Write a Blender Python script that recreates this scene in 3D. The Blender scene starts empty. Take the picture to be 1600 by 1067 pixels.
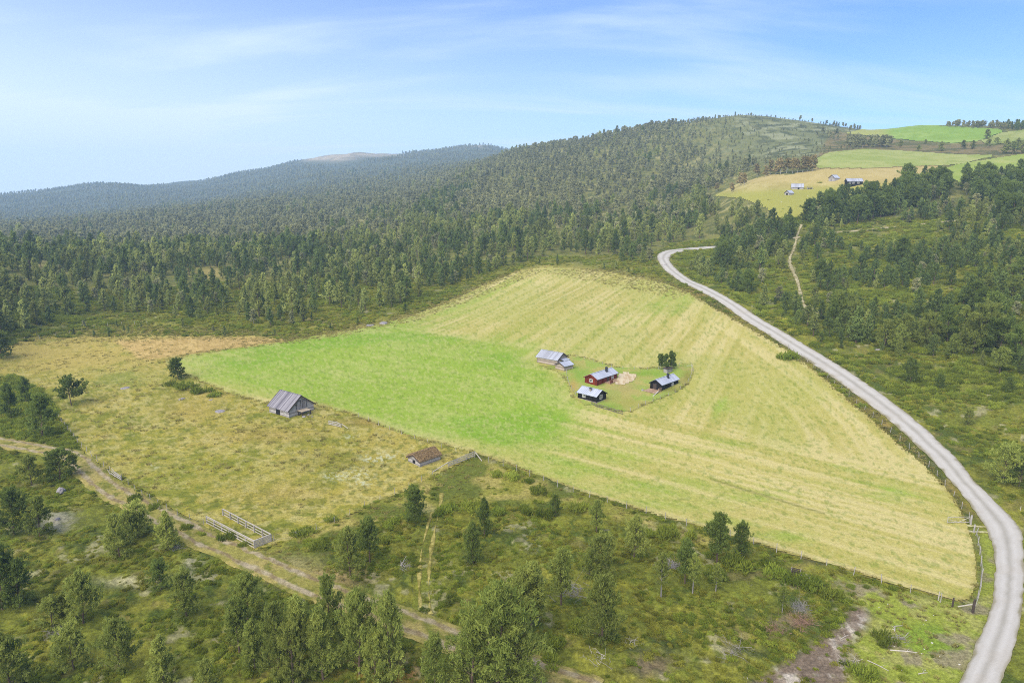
# Mountain pasture seen from a drone: mown field with cabins, forest slopes, gravel road.
import math
import numpy as np
R = math.radians
rng = np.random.default_rng(7)
# ---------------------------------------------------------------- camera model
W_PX, H_PX, F_PX = 1600.0, 1067.0, 1081.0
CAM_H = 45.0
PITCH = R(12.2)
CP, SP = math.cos(PITCH), math.sin(PITCH)

def ray(px, py):
    px = np.asarray(px, float); py = np.asarray(py, float)
    a = (px - W_PX / 2) / F_PX; b = -(py - H_PX / 2) / F_PX
    return a, CP + b * SP, -SP + b * CP          # x, y, z of the viewing ray

def az_tan(px, py):
    x, y, z = ray(px, py)
    return np.arctan2(x, y), z / np.hypot(x, y)

def project(x, y, z):
    zc = y * CP - (z - CAM_H) * SP
    v = y * SP + (z - CAM_H) * CP
    zc = np.where(zc > 0.1, zc, 0.1)
    return W_PX / 2 + F_PX * x / zc, H_PX / 2 - F_PX * v / zc, zc

# ---------------------------------------------------------------- numpy noise
def _hash(ix, iy, s):
    h = (ix.astype(np.int64) * 374761393 + iy.astype(np.int64) * 668265263 + s * 1274126177) & 0xFFFFFFFF
    h = ((h ^ (h >> 13)) * 1274126177) & 0xFFFFFFFF
    return ((h ^ (h >> 16)) & 0xFFFF) / 65535.0

def vnoise(x, y, s=0):
    x = np.asarray(x, float); y = np.asarray(y, float)
    ix = np.floor(x); iy = np.floor(y)
    fx = x - ix; fy = y - iy
    fx = fx * fx * fx * (fx * (fx * 6 - 15) + 10); fy = fy * fy * fy * (fy * (fy * 6 - 15) + 10)
    a = _hash(ix, iy, s); b = _hash(ix + 1, iy, s); c = _hash(ix, iy + 1, s); d = _hash(ix + 1, iy + 1, s)
    return (a + (b - a) * fx) * (1 - fy) + (c + (d - c) * fx) * fy

def fbm(x, y, s=0, o=4, lac=2.03, g=0.5):
    t = 0.0; amp = 1.0; n = 0.0
    for k in range(o):
        t = t + amp * vnoise(x * lac ** k + 17.3 * k, y * lac ** k - 9.1 * k, s + 31 * k)
        n += amp; amp *= g
    return t / n

def sstep(a, b, x):
    t = np.clip((x - a) / (b - a), 0, 1)
    return t * t * (3 - 2 * t)

# ---------------------------------------------------------------- terrain: heights from sight lines
CTRL = []
def cz(px, py, z):
    a, t = az_tan(px, py); d = (z - CAM_H) / t
    CTRL.append((float(a), float(d), float(z)))
def cd(px, py, d):
    a, t = az_tan(px, py)
    CTRL.append((float(a), float(d), float(CAM_H + d * t)))
def cw(px, d, z):
    a, t = az_tan(px, 500)
    CTRL.append((float(a), float(d), float(z)))
for x in (-500, -150, 250, 650, 1050, 1400, 1750, 2100):
    cw(x, 8, 0); cw(x, 25, 0); cz(x, 1067, 0)
for x in (-150, 200, 500, 800, 1100, 1350, 1600): cz(x, 900, 0)
for x in (-200, 100): cz(x, 760, -0.5)
cz(450, 760, 0); cz(750, 715, 0.5); cz(1100, 760, 0.5); cz(1400, 780, 0.5); cz(1590, 720, 2); cz(1800, 700, 5)
cz(20, 640, -1); cz(-250, 600, -2); cz(230, 640, 0); cz(455, 648, 1.2); cz(660, 640, 1.2)
cz(900, 620, 2.2); cz(1060, 600, 3.2); cz(1250, 640, 2.5); cz(1400, 600, 4.0); cz(1600, 560, 9)
cz(1800, 520, 14)
cz(10, 545, 0); cz(270, 565, 1); cz(250, 525, 1.5); cz(450, 530, 2.2); cz(600, 508, 4); cz(200, 490, 1.5)
cz(700, 520, 4); cz(880, 500, 6.5); cz(1080, 500, 7.5); cz(1240, 500, 9)
cd(720, 465, 262); cd(850, 419, 305); cd(960, 430, 285); cd(1040, 400, 315); cd(1180, 430, 272)
cd(-200, 470, 270); cd(0, 450, 320); cd(200, 440, 345); cd(400, 440, 325); cd(540, 430, 330)
cd(0, 390, 600); cd(200, 385, 620); cd(380, 365, 640); cd(540, 350, 620); cd(680, 360, 480)
cd(-250, 368, 900); cd(0, 364, 950); cd(200, 347, 980); cd(380, 328, 1000); cd(540, 312, 1020); cd(680, 287, 1040)
cd(800, 400, 335); cd(800, 330, 550); cd(800, 270, 790); cd(800, 243, 1050)
cd(950, 370, 395); cd(950, 300, 580); cd(950, 240, 800); cd(950, 215, 1020)
cd(1100, 330, 470); cd(1100, 260, 680); cd(1060, 194, 980); cd(1150, 181, 950); cd(1200, 183, 930)
cd(1130, 385, 345); cd(1200, 340, 365); cd(1150, 300, 450); cd(1270, 300, 430); cd(1340, 288, 425); cd(1260, 262, 500)
cd(1270, 243, 560); cd(1290, 215, 760); cd(1300, 196, 900); cd(1390, 240, 575); cd(1500, 245, 560)
cd(1450, 222, 680); cd(1440, 197, 800); cd(1360, 206, 820); cd(1590, 201, 880); cd(1750, 200, 900)
cd(1250, 372, 330); cd(1400, 352, 350); cd(1480, 347, 345); cd(1500, 400, 290); cd(1580, 440, 250)
cd(1420, 300, 400); cd(1590, 285, 440); cd(1800, 280, 450); cd(1800, 380, 320)
for x, y in ((-250, 354), (0, 350), (200, 334), (380, 313), (540, 290), (680, 264)): cd(x, y, 1500)
for x, y in ((-250, 336), (0, 333), (200, 318), (380, 298), (540, 268), (680, 252)): cd(x, y, 2050)
for x, y in ((-300, 317), (0, 314), (60, 309), (105, 298), (150, 292), (200, 295), (245, 299), (310, 291), (400, 273), (470, 255), (515, 242),
             (570, 243), (620, 242), (700, 236), (770, 230)): cd(x, y, 2600)
cw(800, 1350, 105); cw(860, 2600, 120); cw(950, 1350, 90); cw(1060, 1250, 95); cw(1150, 1200, 95); cw(1300, 1200, 90)
cw(1440, 1000, 95); cw(1440, 1300, 70); cw(1600, 1250, 80); cw(1800, 1300, 70)
for x in (1000, 1200, 1500, 1800): cw(x, 2600, 20)
for x in (-500, -100, 300, 700, 1100, 1500, 2000): cw(x, 6500, -260)
for x in (-600, 2200): cw(x, 120, 0); cw(x, 300, 5 if x > 0 else 0); cw(x, 900, 60 if x > 0 else 0)
_C = np.array(CTRL)
KA = 2.2
def _uv(a, d): return np.stack([np.asarray(a) * KA, np.log(d)], -1)
_P = _uv(_C[:, 0], _C[:, 1]); _S = _C[:, 2] / _C[:, 1]
def _phi(r2): return np.where(r2 > 1e-12, 0.5 * r2 * np.log(np.maximum(r2, 1e-12)), 0)
n_ = len(_P)
_A = np.zeros((n_ + 3, n_ + 3))
_A[:n_, :n_] = _phi(((_P[:, None] - _P[None]) ** 2).sum(-1)) + np.eye(n_) * 0.0006
_A[:n_, n_] = 1; _A[:n_, n_ + 1:] = _P; _A[n_, :n_] = 1; _A[n_ + 1:, :n_] = _P.T
_wts = np.linalg.solve(_A, np.concatenate([_S, np.zeros(3)]))
A0, A1, L0, L1, NA, NL = -1.35, 1.35, math.log(6.0), math.log(7500.0), 700, 900
_ga = np.linspace(A0, A1, NA); _gl = np.linspace(L0, L1, NL)
_T = np.empty((NL, NA))
for i in range(0, NL, 30):
    q = np.stack(np.meshgrid(_ga * KA, _gl[i:i + 30]), -1).reshape(-1, 2)
    v = _phi(((q[:, None] - _P[None]) ** 2).sum(-1)) @ _wts[:n_] + _wts[n_] + q @ _wts[n_ + 1:]
    _T[i:i + 30] = v.reshape(-1, NA)

def base_height(x, y):
    d = np.hypot(x, y); a = np.arctan2(x, y)
    u = np.clip((a - A0) / (A1 - A0) * (NA - 1), 0, NA - 1.001); w = np.clip((np.log(np.maximum(d, 6)) - L0) / (L1 - L0) * (NL - 1), 0, NL - 1.001)
    i = u.astype(int); j = w.astype(int); fu = u - i; fw = w - j
    s = (_T[j, i] * (1 - fu) + _T[j, i + 1] * fu) * (1 - fw) + (_T[j + 1, i] * (1 - fu) + _T[j + 1, i + 1] * fu) * fw
    return s * d

def height(x, y):
    x = np.asarray(x, float); y = np.asarray(y, float)
    d = np.hypot(x, y)
    h = base_height(x, y)
    h = h + (fbm(x / 38, y / 38, 5, 2) - 0.5) * 0.9 * sstep(40, 130, d)
    h = h + (fbm(x / 170, y / 170, 9, 3) - 0.5) * 24 * sstep(1500, 2300, d) + (fbm(x / 60, y / 60, 11, 2) - .5) * 4 * sstep(500, 1000, d)
    return h

_md = np.exp(np.linspace(math.log(20), math.log(7000), 2600))
def hit(px, py):
    """first point of the terrain on the sight line through a pixel"""
    px = np.atleast_1d(np.asarray(px, float)); py = np.atleast_1d(np.asarray(py, float))
    a, t = az_tan(px, py)
    out = np.zeros((len(px), 3))
    for k in range(len(px)):
        f = CAM_H + _md * t[k] - height(_md * np.sin(a[k]), _md * np.cos(a[k]))
        b = np.nonzero(f < 0)[0]
        i = b[0] if len(b) else len(_md) - 1
        i = max(i, 1)
        w = f[i - 1] / (f[i - 1] - f[i]) if f[i - 1] != f[i] else 0
        d = _md[i - 1] + (_md[i] - _md[i - 1]) * min(max(w, 0), 1)
        x, y = d * math.sin(a[k]), d * math.cos(a[k])
        out[k] = (x, y, float(height(x, y)))
    return out
def at(px, py): return hit(px, py)[0]

def inside(px, py, poly):
    p = np.asarray(poly, float); r = np.zeros(np.shape(px), bool)
    j = len(p) - 1
    for i in range(len(p)):
        xi, yi = p[i]; xj, yj = p[j]
        if yi != yj:
            c = ((yi > py) != (yj > py)) & (px < (xj - xi) * (py - yi) / (yj - yi) + xi)
            r ^= c
        j = i
    return r
# ---------------------------------------------------------------- blender helpers
import bpy
from mathutils import Matrix, Vector
SC = bpy.context.scene
COL = SC.collection

def lin(r, g, b):
    f = lambda c: (c / 255 / 12.92) if c / 255 <= 0.04045 else ((c / 255 + 0.055) / 1.055) ** 2.4
    return np.array([f(r), f(g), f(b)])

def tag(o, label=None, cat=None, group=None, kind=None):
    if label: o['label'] = label
    if cat: o['category'] = cat
    if group: o['group'] = group
    if kind: o['kind'] = kind
    return o

def np_mesh(name, verts, quads=None, tris=None, mats=(), midx=None, smooth=False, colors=None):
    me = bpy.data.meshes.new(name)
    nq = 0 if quads is None else len(quads); nt = 0 if tris is None else len(tris)
    me.vertices.add(len(verts)); me.vertices.foreach_set('co', np.ascontiguousarray(verts, np.float32).ravel())
    loops = []
    if nq: loops.append(np.asarray(quads, np.int32).ravel())
    if nt: loops.append(np.asarray(tris, np.int32).ravel())
    lv = np.concatenate(loops)
    me.loops.add(len(lv)); me.loops.foreach_set('vertex_index', lv)
    starts = np.concatenate([np.arange(nq) * 4, nq * 4 + np.arange(nt) * 3]).astype(np.int32)
    me.polygons.add(nq + nt)
    me.polygons.foreach_set('loop_start', starts)
    for m in mats: me.materials.append(m)
    if midx is not None: me.polygons.foreach_set('material_index', np.asarray(midx, np.int32))
    me.polygons.foreach_set('use_smooth', np.full(nq + nt, smooth, bool))
    if colors is not None:
        at_ = me.color_attributes.new('Col', 'FLOAT_COLOR', 'POINT')
        c4 = np.ones((len(verts), 4), np.float32); c4[:, :3] = colors
        at_.data.foreach_set('color', c4.ravel())
    me.update(calc_edges=True); me.validate()
    return me

def link(name, me, parent=None):
    o = bpy.data.objects.new(name, me); COL.objects.link(o)
    if parent is not None: o.parent = parent
    return o

def empty(name, loc, rz=0.0, label=None, cat=None, group=None):
    o = bpy.data.objects.new(name, None); COL.objects.link(o)
    o.empty_display_size = 0.3
    o.location = loc; o.rotation_euler = (0, 0, rz)
    return tag(o, label, cat, group)

class MB:
    """collects boxes, beams and tubes into one mesh"""
    def __init__(s): s.v = []; s.f = []
    def add(s, vs, fs):
        b = len(s.v); s.v += [tuple(map(float, p)) for p in vs]; s.f += [tuple(i + b for i in f) for f in fs]
    def box(s, x0, x1, y0, y1, z0, z1):
        vs = [(x, y, z) for z in (z0, z1) for x, y in ((x0, y0), (x1, y0), (x1, y1), (x0, y1))]
        s.add(vs, [(3, 2, 1, 0), (4, 5, 6, 7), (0, 1, 5, 4), (1, 2, 6, 5), (2, 3, 7, 6), (3, 0, 4, 7)])
    def beam(s, p, q, w, h, up=(0, 0, 1)):
        p = Vector(p); q = Vector(q); d = (q - p).normalized(); u = Vector(up)
        sd = d.cross(u)
        if sd.length < 1e-4: sd = d.cross(Vector((1, 0, 0)))
        sd.normalize(); u = sd.cross(d).normalized()
        c = [p + sd * a * w / 2 + u * b * h / 2 for a, b in ((-1, -1), (1, -1), (1, 1), (-1, 1))]
        c += [x + (q - p) for x in c]
        s.add(c, [(0, 1, 2, 3), (7, 6, 5, 4), (0, 4, 5, 1), (1, 5, 6, 2), (2, 6, 7, 3), (3, 7, 4, 0)])
    def tube(s, pts, rad, n=6):
        pts = [Vector(p) for p in pts]
        if not isinstance(rad, (list, tuple, np.ndarray)): rad = [rad] * len(pts)
        vs = []; 
        for i, p in enumerate(pts):
            d = (pts[min(i + 1, len(pts) - 1)] - pts[max(i - 1, 0)]).normalized()
            a = d.cross(Vector((0.31, 0.77, 0.55))).normalized(); b = d.cross(a)
            for k in range(n):
                t = 2 * math.pi * k / n
                vs.append(p + (a * math.cos(t) + b * math.sin(t)) * rad[i])
        fs = [(i * n + k, i * n + (k + 1) % n, (i + 1) * n + (k + 1) % n, (i + 1) * n + k) for i in range(len(pts) - 1) for k in range(n)]
        fs += [tuple(range(n))[::-1], tuple((len(pts) - 1) * n + k for k in range(n))]
        s.add(vs, fs)
    def mesh(s, name, mat):
        me = bpy.data.meshes.new(name); me.from_pydata(s.v, [], s.f)
        if mat: me.materials.append(mat)
        me.update(); return me
    def build(s, name, mat, parent=None): return link(name, s.mesh(name, mat), parent)

# ---------------------------------------------------------------- materials
def nodes_of(m):
    m.use_nodes = True; nt = m.node_tree; nt.nodes.clear(); return nt, nt.nodes, nt.links

def mat_basic(name, col, rough=0.8, var=0.18, scale=3.0, stretch=(1, 1, 1), bump=0.0, bscale=None, metallic=0.0, col2=None, hue=False, spec=0.25):
    m = bpy.data.materials.new(name); nt, N, L = nodes_of(m)
    out = N.new('ShaderNodeOutputMaterial'); b = N.new('ShaderNodeBsdfPrincipled')
    L.new(b.outputs[0], out.inputs[0])
    tc = N.new('ShaderNodeTexCoord'); mp = N.new('ShaderNodeMapping'); mp.inputs['Scale'].default_value = stretch
    L.new(tc.outputs['Object'], mp.inputs[0])
    nz = N.new('ShaderNodeTexNoise'); nz.inputs['Scale'].default_value = scale; nz.inputs['Detail'].default_value = 5; nz.inputs['Roughness'].default_value = 0.65
    L.new(mp.outputs[0], nz.inputs['Vector'])
    rp = N.new('ShaderNodeValToRGB')
    c = np.asarray(col, float); d = c * (1 - var) if col2 is None else np.asarray(col2, float)
    rp.color_ramp.elements[0].position = 0.32; rp.color_ramp.elements[1].position = 0.68
    rp.color_ramp.elements[0].color = (*d, 1); rp.color_ramp.elements[1].color = (*np.minimum(c * (1 + var), 0.95), 1)
    L.new(nz.outputs[0], rp.inputs[0])
    L.new(rp.outputs[0], b.inputs['Base Color'])
    b.inputs['Roughness'].default_value = rough; b.inputs['Metallic'].default_value = metallic
    b.inputs['Specular IOR Level'].default_value = spec
    if bump:
        bp = N.new('ShaderNodeBump'); bp.inputs['Strength'].default_value = bump; bp.inputs['Distance'].default_value = 0.05
        L.new(nz.outputs[0], bp.inputs['Height']); L.new(bp.outputs[0], b.inputs['Normal'])
    return m

def mat_planks(name, col, col2, axis, width=0.16, rough=0.85, groove=0.55, grain=(1, 1, 1), bump=0.4):
    """boards laid along one axis; axis = local coordinate that counts the boards"""
    m = bpy.data.materials.new(name); nt, N, L = nodes_of(m)
    out = N.new('ShaderNodeOutputMaterial'); b = N.new('ShaderNodeBsdfPrincipled'); L.new(b.outputs[0], out.inputs[0])
    tc = N.new('ShaderNodeTexCoord'); sx = N.new('ShaderNodeSeparateXYZ'); L.new(tc.outputs['Object'], sx.inputs[0])
    if axis == 'H':
        ad = N.new('ShaderNodeMath'); ad.operation = 'ADD'; L.new(sx.outputs[0], ad.inputs[0]); L.new(sx.outputs[1], ad.inputs[1]); src = ad.outputs[0]
    else: src = sx.outputs['XYZ'.index(axis)]
    dv = N.new('ShaderNodeMath'); dv.operation = 'DIVIDE'; dv.inputs[1].default_value = width; L.new(src, dv.inputs[0])
    fl = N.new('ShaderNodeMath'); fl.operation = 'FLOOR'; L.new(dv.outputs[0], fl.inputs[0])
    fr = N.new('ShaderNodeMath'); fr.operation = 'FRACT'; L.new(dv.outputs[0], fr.inputs[0])
    wn = N.new('ShaderNodeTexWhiteNoise'); wn.noise_dimensions = '1D'; L.new(fl.outputs[0], wn.inputs['W'])
    nz = N.new('ShaderNodeTexNoise'); nz.inputs['Scale'].default_value = 2.2; nz.inputs['Detail'].default_value = 6; nz.inputs['Roughness'].default_value = 0.7
    mp = N.new('ShaderNodeMapping'); mp.inputs['Scale'].default_value = grain; L.new(tc.outputs['Object'], mp.inputs[0]); L.new(mp.outputs[0], nz.inputs['Vector'])
    a1 = N.new('ShaderNodeMath'); a1.operation = 'MULTIPLY_ADD'; a1.inputs[1].default_value = 0.45; L.new(wn.outputs[0], a1.inputs[0])
    a2 = N.new('ShaderNodeMath'); a2.operation = 'MULTIPLY'; a2.inputs[1].default_value = 0.55; L.new(nz.outputs[0], a2.inputs[0]); L.new(a2.outputs[0], a1.inputs[2])
    rp = N.new('ShaderNodeValToRGB'); rp.color_ramp.elements[0].position = 0.3; rp.color_ramp.elements[1].position = 0.7
    rp.color_ramp.elements[0].color = (*col2, 1); rp.color_ramp.elements[1].color = (*col, 1)
    L.new(a1.outputs[0], rp.inputs[0])
    gp = N.new('ShaderNodeMath'); gp.operation = 'PINGPONG'; gp.inputs[1].default_value = 0.5; L.new(fr.outputs[0], gp.inputs[0])
    gm = N.new('ShaderNodeMapRange'); gm.inputs['From Min'].default_value = 0.02; gm.inputs['From Max'].default_value = 0.09; gm.inputs['To Min'].default_value = groove; gm.inputs['To Max'].default_value = 1
    L.new(gp.outputs[0], gm.inputs['Value'])
    mx = N.new('ShaderNodeVectorMath'); mx.operation = 'SCALE'; L.new(rp.outputs[0], mx.inputs[0]); L.new(gm.outputs[0], mx.inputs['Scale'])
    L.new(mx.outputs[0], b.inputs['Base Color']); b.inputs['Roughness'].default_value = rough; b.inputs['Specular IOR Level'].default_value = 0.2
    bp = N.new('ShaderNodeBump'); bp.inputs['Strength'].default_value = bump; bp.inputs['Distance'].default_value = 0.03; L.new(gm.outputs[0], bp.inputs['Height']); L.new(bp.outputs[0], b.inputs['Normal'])
    return m

def mat_ground(name, fine=2.2, amp=0.35, bump=0.5, dist=0.12, fine2=9.0, amp2=0.25):
    """colour attribute times fine world-space noise, with a bump"""
    m = bpy.data.materials.new(name); nt, N, L = nodes_of(m)
    out = N.new('ShaderNodeOutputMaterial'); b = N.new('ShaderNodeBsdfPrincipled'); L.new(b.outputs[0], out.inputs[0])
    b.inputs['Roughness'].default_value = 0.95; b.inputs['Specular IOR Level'].default_value = 0.05
    at_ = N.new('ShaderNodeVertexColor'); at_.layer_name = 'Col'
    tc = N.new('ShaderNodeNewGeometry')
    n1 = N.new('ShaderNodeTexNoise'); n1.inputs['Scale'].default_value = fine; n1.inputs['Detail'].default_value = 4; L.new(tc.outputs['Position'], n1.inputs['Vector'])
    n2 = N.new('ShaderNodeTexNoise'); n2.inputs['Scale'].default_value = fine2; n2.inputs['Detail'].default_value = 2; L.new(tc.outputs['Position'], n2.inputs['Vector'])
    r1 = N.new('ShaderNodeMapRange'); r1.inputs['From Min'].default_value = 0.3; r1.inputs['From Max'].default_value = 0.7; r1.inputs['To Min'].default_value = 1 - amp; r1.inputs['To Max'].default_value = 1 + amp
    L.new(n1.outputs[0], r1.inputs['Value'])
    r2 = N.new('ShaderNodeMapRange'); r2.inputs['From Min'].default_value = 0.3; r2.inputs['From Max'].default_value = 0.7; r2.inputs['To Min'].default_value = 1 - amp2; r2.inputs['To Max'].default_value = 1 + amp2
    L.new(n2.outputs[0], r2.inputs['Value'])
    mu = N.new('ShaderNodeMath'); mu.operation = 'MULTIPLY'; L.new(r1.outputs[0], mu.inputs[0]); L.new(r2.outputs[0], mu.inputs[1])
    sc = N.new('ShaderNodeVectorMath'); sc.operation = 'SCALE'; L.new(at_.outputs[0], sc.inputs[0]); L.new(mu.outputs[0], sc.inputs['Scale'])
    L.new(sc.outputs[0], b.inputs['Base Color'])
    if bump:
        bp = N.new('ShaderNodeBump'); bp.inputs['Strength'].default_value = bump; bp.inputs['Distance'].default_value = dist
        L.new(n1.outputs[0], bp.inputs['Height']); L.new(bp.outputs[0], b.inputs['Normal'])
    return m

def mat_leaf(name, col, col2, vary=0.25, trans=0.0, lift=0.7):
    """needles or leaves: tuft tint from the mesh, whole-plant tint from the object"""
    m = bpy.data.materials.new(name); nt, N, L = nodes_of(m)
    out = N.new('ShaderNodeOutputMaterial'); b = N.new('ShaderNodeBsdfDiffuse')
    at_ = N.new('ShaderNodeVertexColor'); at_.layer_name = 'Col'
    sx = N.new('ShaderNodeSeparateColor'); L.new(at_.outputs[0], sx.inputs[0])
    oi = N.new('ShaderNodeObjectInfo')
    rp = N.new('ShaderNodeValToRGB'); rp.color_ramp.elements[0].color = (*col, 1); rp.color_ramp.elements[1].color = (*col2, 1)
    ad = N.new('ShaderNodeMath'); ad.operation = 'MULTIPLY_ADD'; ad.inputs[1].default_value = 0.5; ad.use_clamp = True
    L.new(sx.outputs[0], ad.inputs[0]); 
    h = N.new('ShaderNodeMath'); h.operation = 'MULTIPLY'; h.inputs[1].default_value = 0.5; L.new(oi.outputs['Random'], h.inputs[0]); L.new(h.outputs[0], ad.inputs[2])
    L.new(ad.outputs[0], rp.inputs[0])
    mr = N.new('ShaderNodeMapRange'); mr.inputs['To Min'].default_value = 1 - vary; mr.inputs['To Max'].default_value = 1 + vary
    wn = N.new('ShaderNodeTexWhiteNoise'); wn.noise_dimensions = '1D'; L.new(oi.outputs['Random'], wn.inputs['W']); L.new(wn.outputs[0], mr.inputs['Value'])
    sc = N.new('ShaderNodeVectorMath'); sc.operation = 'SCALE'; L.new(rp.outputs[0], sc.inputs[0]); L.new(mr.outputs[0], sc.inputs['Scale'])
    L.new(sc.outputs[0], b.inputs['Color'])
    ge = N.new('ShaderNodeNewGeometry'); up = N.new('ShaderNodeVectorMath'); up.operation = 'ADD'; up.inputs[1].default_value = (0, 0, lift); L.new(ge.outputs['Normal'], up.inputs[0])
    nn = N.new('ShaderNodeVectorMath'); nn.operation = 'NORMALIZE'; L.new(up.outputs[0], nn.inputs[0]); L.new(nn.outputs[0], b.inputs['Normal'])
    if trans:
        t = N.new('ShaderNodeBsdfTranslucent'); L.new(sc.outputs[0], t.inputs['Color'])
        mx = N.new('ShaderNodeMixShader'); mx.inputs[0].default_value = trans; L.new(b.outputs[0], mx.inputs[1]); L.new(t.outputs[0], mx.inputs[2]); L.new(mx.outputs[0], out.inputs[0])
    else: L.new(b.outputs[0], out.inputs[0])
    return m
# ---------------------------------------------------------------- areas of the place (outlines as sight lines on the ground)
FIELD = [(258,565),(300,556),(350,548),(450,535),(540,519),(600,507),(660,490),(720,465),(770,442),(815,424),(850,418.5),(900,421),(960,429),(1010,437),(1045,447),(1080,462),(1120,486),(1170,515),(1225,547),
         (1280,588),(1330,632),(1390,684),(1440,727),(1475,762),(1496,792),(1508,815),(1517,845),(1524,880),(1524,908),(1513,935),(1490,938),(1440,923),(1370,903),(1300,882),(1240,866),(1190,850),(1130,833),
         (1080,818),(1000,795),(920,771),(850,745),(800,725),(729,703),(679,690),(613,671),(547,645),(495,631),(420,630),(375,619),(330,601),(285,583)]
YARD = [(843,570),(842,562),(895,557),(905,558.5),(930,566),(956,573.5),(1000,578),(1030,577),(1060,572),(1080,572),(1084,580),(1076,598),(1055,613),(1020,627),(985,643),(965,643),(940,636),(915,632),(898,622),(890,606),(884,590),(870,580)]
PASTURE = [(-60,590),(-20,553),(20,538),(60,531),(110,528),(190,527),(300,526),(400,527),(452,532),(350,549),(256,565),(284,584),(330,603),(375,621),(420,632),(495,633),(547,647),(613,673),(679,692),(729,705),(742,713),
           (706,729),(640,762),(575,790),(520,818),(470,838),(430,850),(400,858),(323,822),(280,800),(235,772),(200,752),(172,735),(140,712),(110,683),(92,655),(78,625),(50,603),(20,588)]
TAN = [(178,533),(300,528),(400,528),(448,532),(350,547),(290,555),(235,563),(214,560),(206,551),(195,544)]
FM1 = [(1117,306),(1154,288),(1202,274),(1235,275),(1276,264),(1350,264),(1465,259.5),(1462,270),(1478,277),(1480,300),(1420,318),(1330,330),(1262,338),(1244,350),(1212,345),(1200,325),(1161,309),(1140,308)]
FM2 = [(1276,249),(1296,239),(1350,234),(1397,236),(1499,243),(1553,244),(1499,256.5),(1465,259.5),(1350,264),(1276,264)]
FM3 = [(1462,270),(1499,257.5),(1600,242),(1720,226),(1720,300),(1600,290),(1499,284),(1475,277)]
FM4 = [(1323,209),(1353,201.5),(1408,200.5),(1424,196.5),(1462,197.5),(1559,203),(1566,206),(1532,219.5),(1495,224),(1431,220),(1384,215),(1347,211)]
FM5 = [(1534,221),(1566,209),(1600,204),(1720,202),(1720,222),(1600,219),(1549,227)]
SKID = [(1120,1100),(1190,1060),(1240,1028),(1290,994),(1322,972),(1328,950),(1345,946),(1362,962),(1348,988),(1318,1012),(1326,1040),(1318,1100)]
GRASS_R = [(1285,900),(1340,908),(1440,930),(1515,950),(1535,930),(1535,870),(1528,830),(1560,830),(1560,900),(1550,960),(1500,1070),(1480,1120),(1320,1120),(1330,1000),(1370,965),(1330,930)]
VERGE_T = [(742,714),(850,755),(1000,806),(1190,865),(1300,895),(1290,905),(1180,872),(1000,822),(850,775),(770,745),(690,775),(600,812),(520,840),(470,850),(500,885),(600,935),(720,995),(700,1010),(580,955),(400,885),(330,855),
           (250,815),(180,772),(140,742),(105,715),(95,700),(150,725),(250,790),(330,835),(400,862),(430,852),(520,820),(640,764),(706,731)]
PALE_G = [(745,722),(800,745),(860,775),(780,790),(720,780),(690,800),(650,800),(620,800),(560,820),(640,770)]
TOPM = [(-20,545),(60,522),(150,508),(300,510),(450,522),(540,508),(600,500),(690,468),(780,432),(850,408),(960,420),(1030,432),(1080,452),(1060,468),(850,425),(660,500),(540,525),(450,538),(300,530),(60,540)]
ROADV = [(1040,446),(1085,462),(1125,486),(1175,515),(1230,547),(1285,588),(1335,632),(1395,684),(1445,727),(1480,762),(1500,792),(1528,807),(1481,747),(1447,710),(1381,650),(1300,590),(1210,530),(1162,500),(1120,470),(1070,445)]
HILLTOP = [(1030,215),(1150,170),(1330,190),(1330,205),(1290,235),(1260,258),(1180,265),(1130,265),(1080,240)]
HEATHFAR = [(1300,205),(1350,213),(1430,223),(1495,226),(1540,222),(1600,225),(1600,242),(1553,244),(1499,243),(1397,236),(1350,234),(1296,239),(1276,249)]

K_ALB = 1.55                                    # display value of a sunlit surface over its base colour
def alb(r, g, b): return lin(r, g, b) / K_ALB
def mixc(c, d, w): return c + (np.asarray(d) - c) * w[:, None]

def soft(px, py, poly, r=10, n=10, seed=1, sub=None):
    q = np.asarray(poly, float)
    out = np.zeros(len(px))
    bb = (px > q[:, 0].min() - 1.5 * r) & (px < q[:, 0].max() + 1.5 * r) & (py > q[:, 1].min() - 1.5 * r) & (py < q[:, 1].max() + 1.5 * r)
    if sub is not None: bb &= sub
    ii = np.nonzero(bb)[0]
    if len(ii) == 0: return out
    g = np.random.default_rng(seed); X = px[ii]; Y = py[ii]; a = np.zeros(len(ii))
    for k in range(n):
        t = 2 * math.pi * (k + g.random() * .6) / n; rr = r * math.sqrt((k + .5) / n)
        a += inside(X + rr * math.cos(t * 2.4), Y + 0.6 * rr * math.sin(t * 2.4), q)
    out[ii] = a / n
    return out

# ---------------------------------------------------------------- the ground grid
az = np.arange(R(-50), R(50), R(0.075))
dd = [14.0]
while dd[-1] < 3200:
    d = dd[-1]; dd.append(d + min(max(d * d / 21000, 0.05), 0.0085 * d) if d > 30 else d + 0.6)
dd = np.array(dd)
NR, NC = len(dd), len(az)
GX = (dd[:, None] * np.sin(az)[None]).ravel(); GY = (dd[:, None] * np.cos(az)[None]).ravel(); GD = np.repeat(dd, NC)
GZ = height(GX, GY)
GPX, GPY, _zc = project(GX, GY, GZ)
print('grid', NR, NC, NR * NC)
# wobble so that borders grow irregular on the ground
WX = GPX + (fbm(GX / 2.3, GY / 2.3, 3, 3) - .5) * 5; WY = GPY + (fbm(GX / 2.1, GY / 2.1, 4, 3) - .5) * 3.2
near = GD < 345
mid = (GD > 300) & (GD < 1100)
M_field0 = inside(WX, WY, FIELD) & near
M_yard = inside(WX, WY, YARD) & near
M_field = M_field0 & ~M_yard
M_past = inside(WX, WY, PASTURE) & near & ~M_field0
M_fm = [inside(GPX, GPY, p) & mid for p in (FM1, FM2, FM3, FM4, FM5)]

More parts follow.
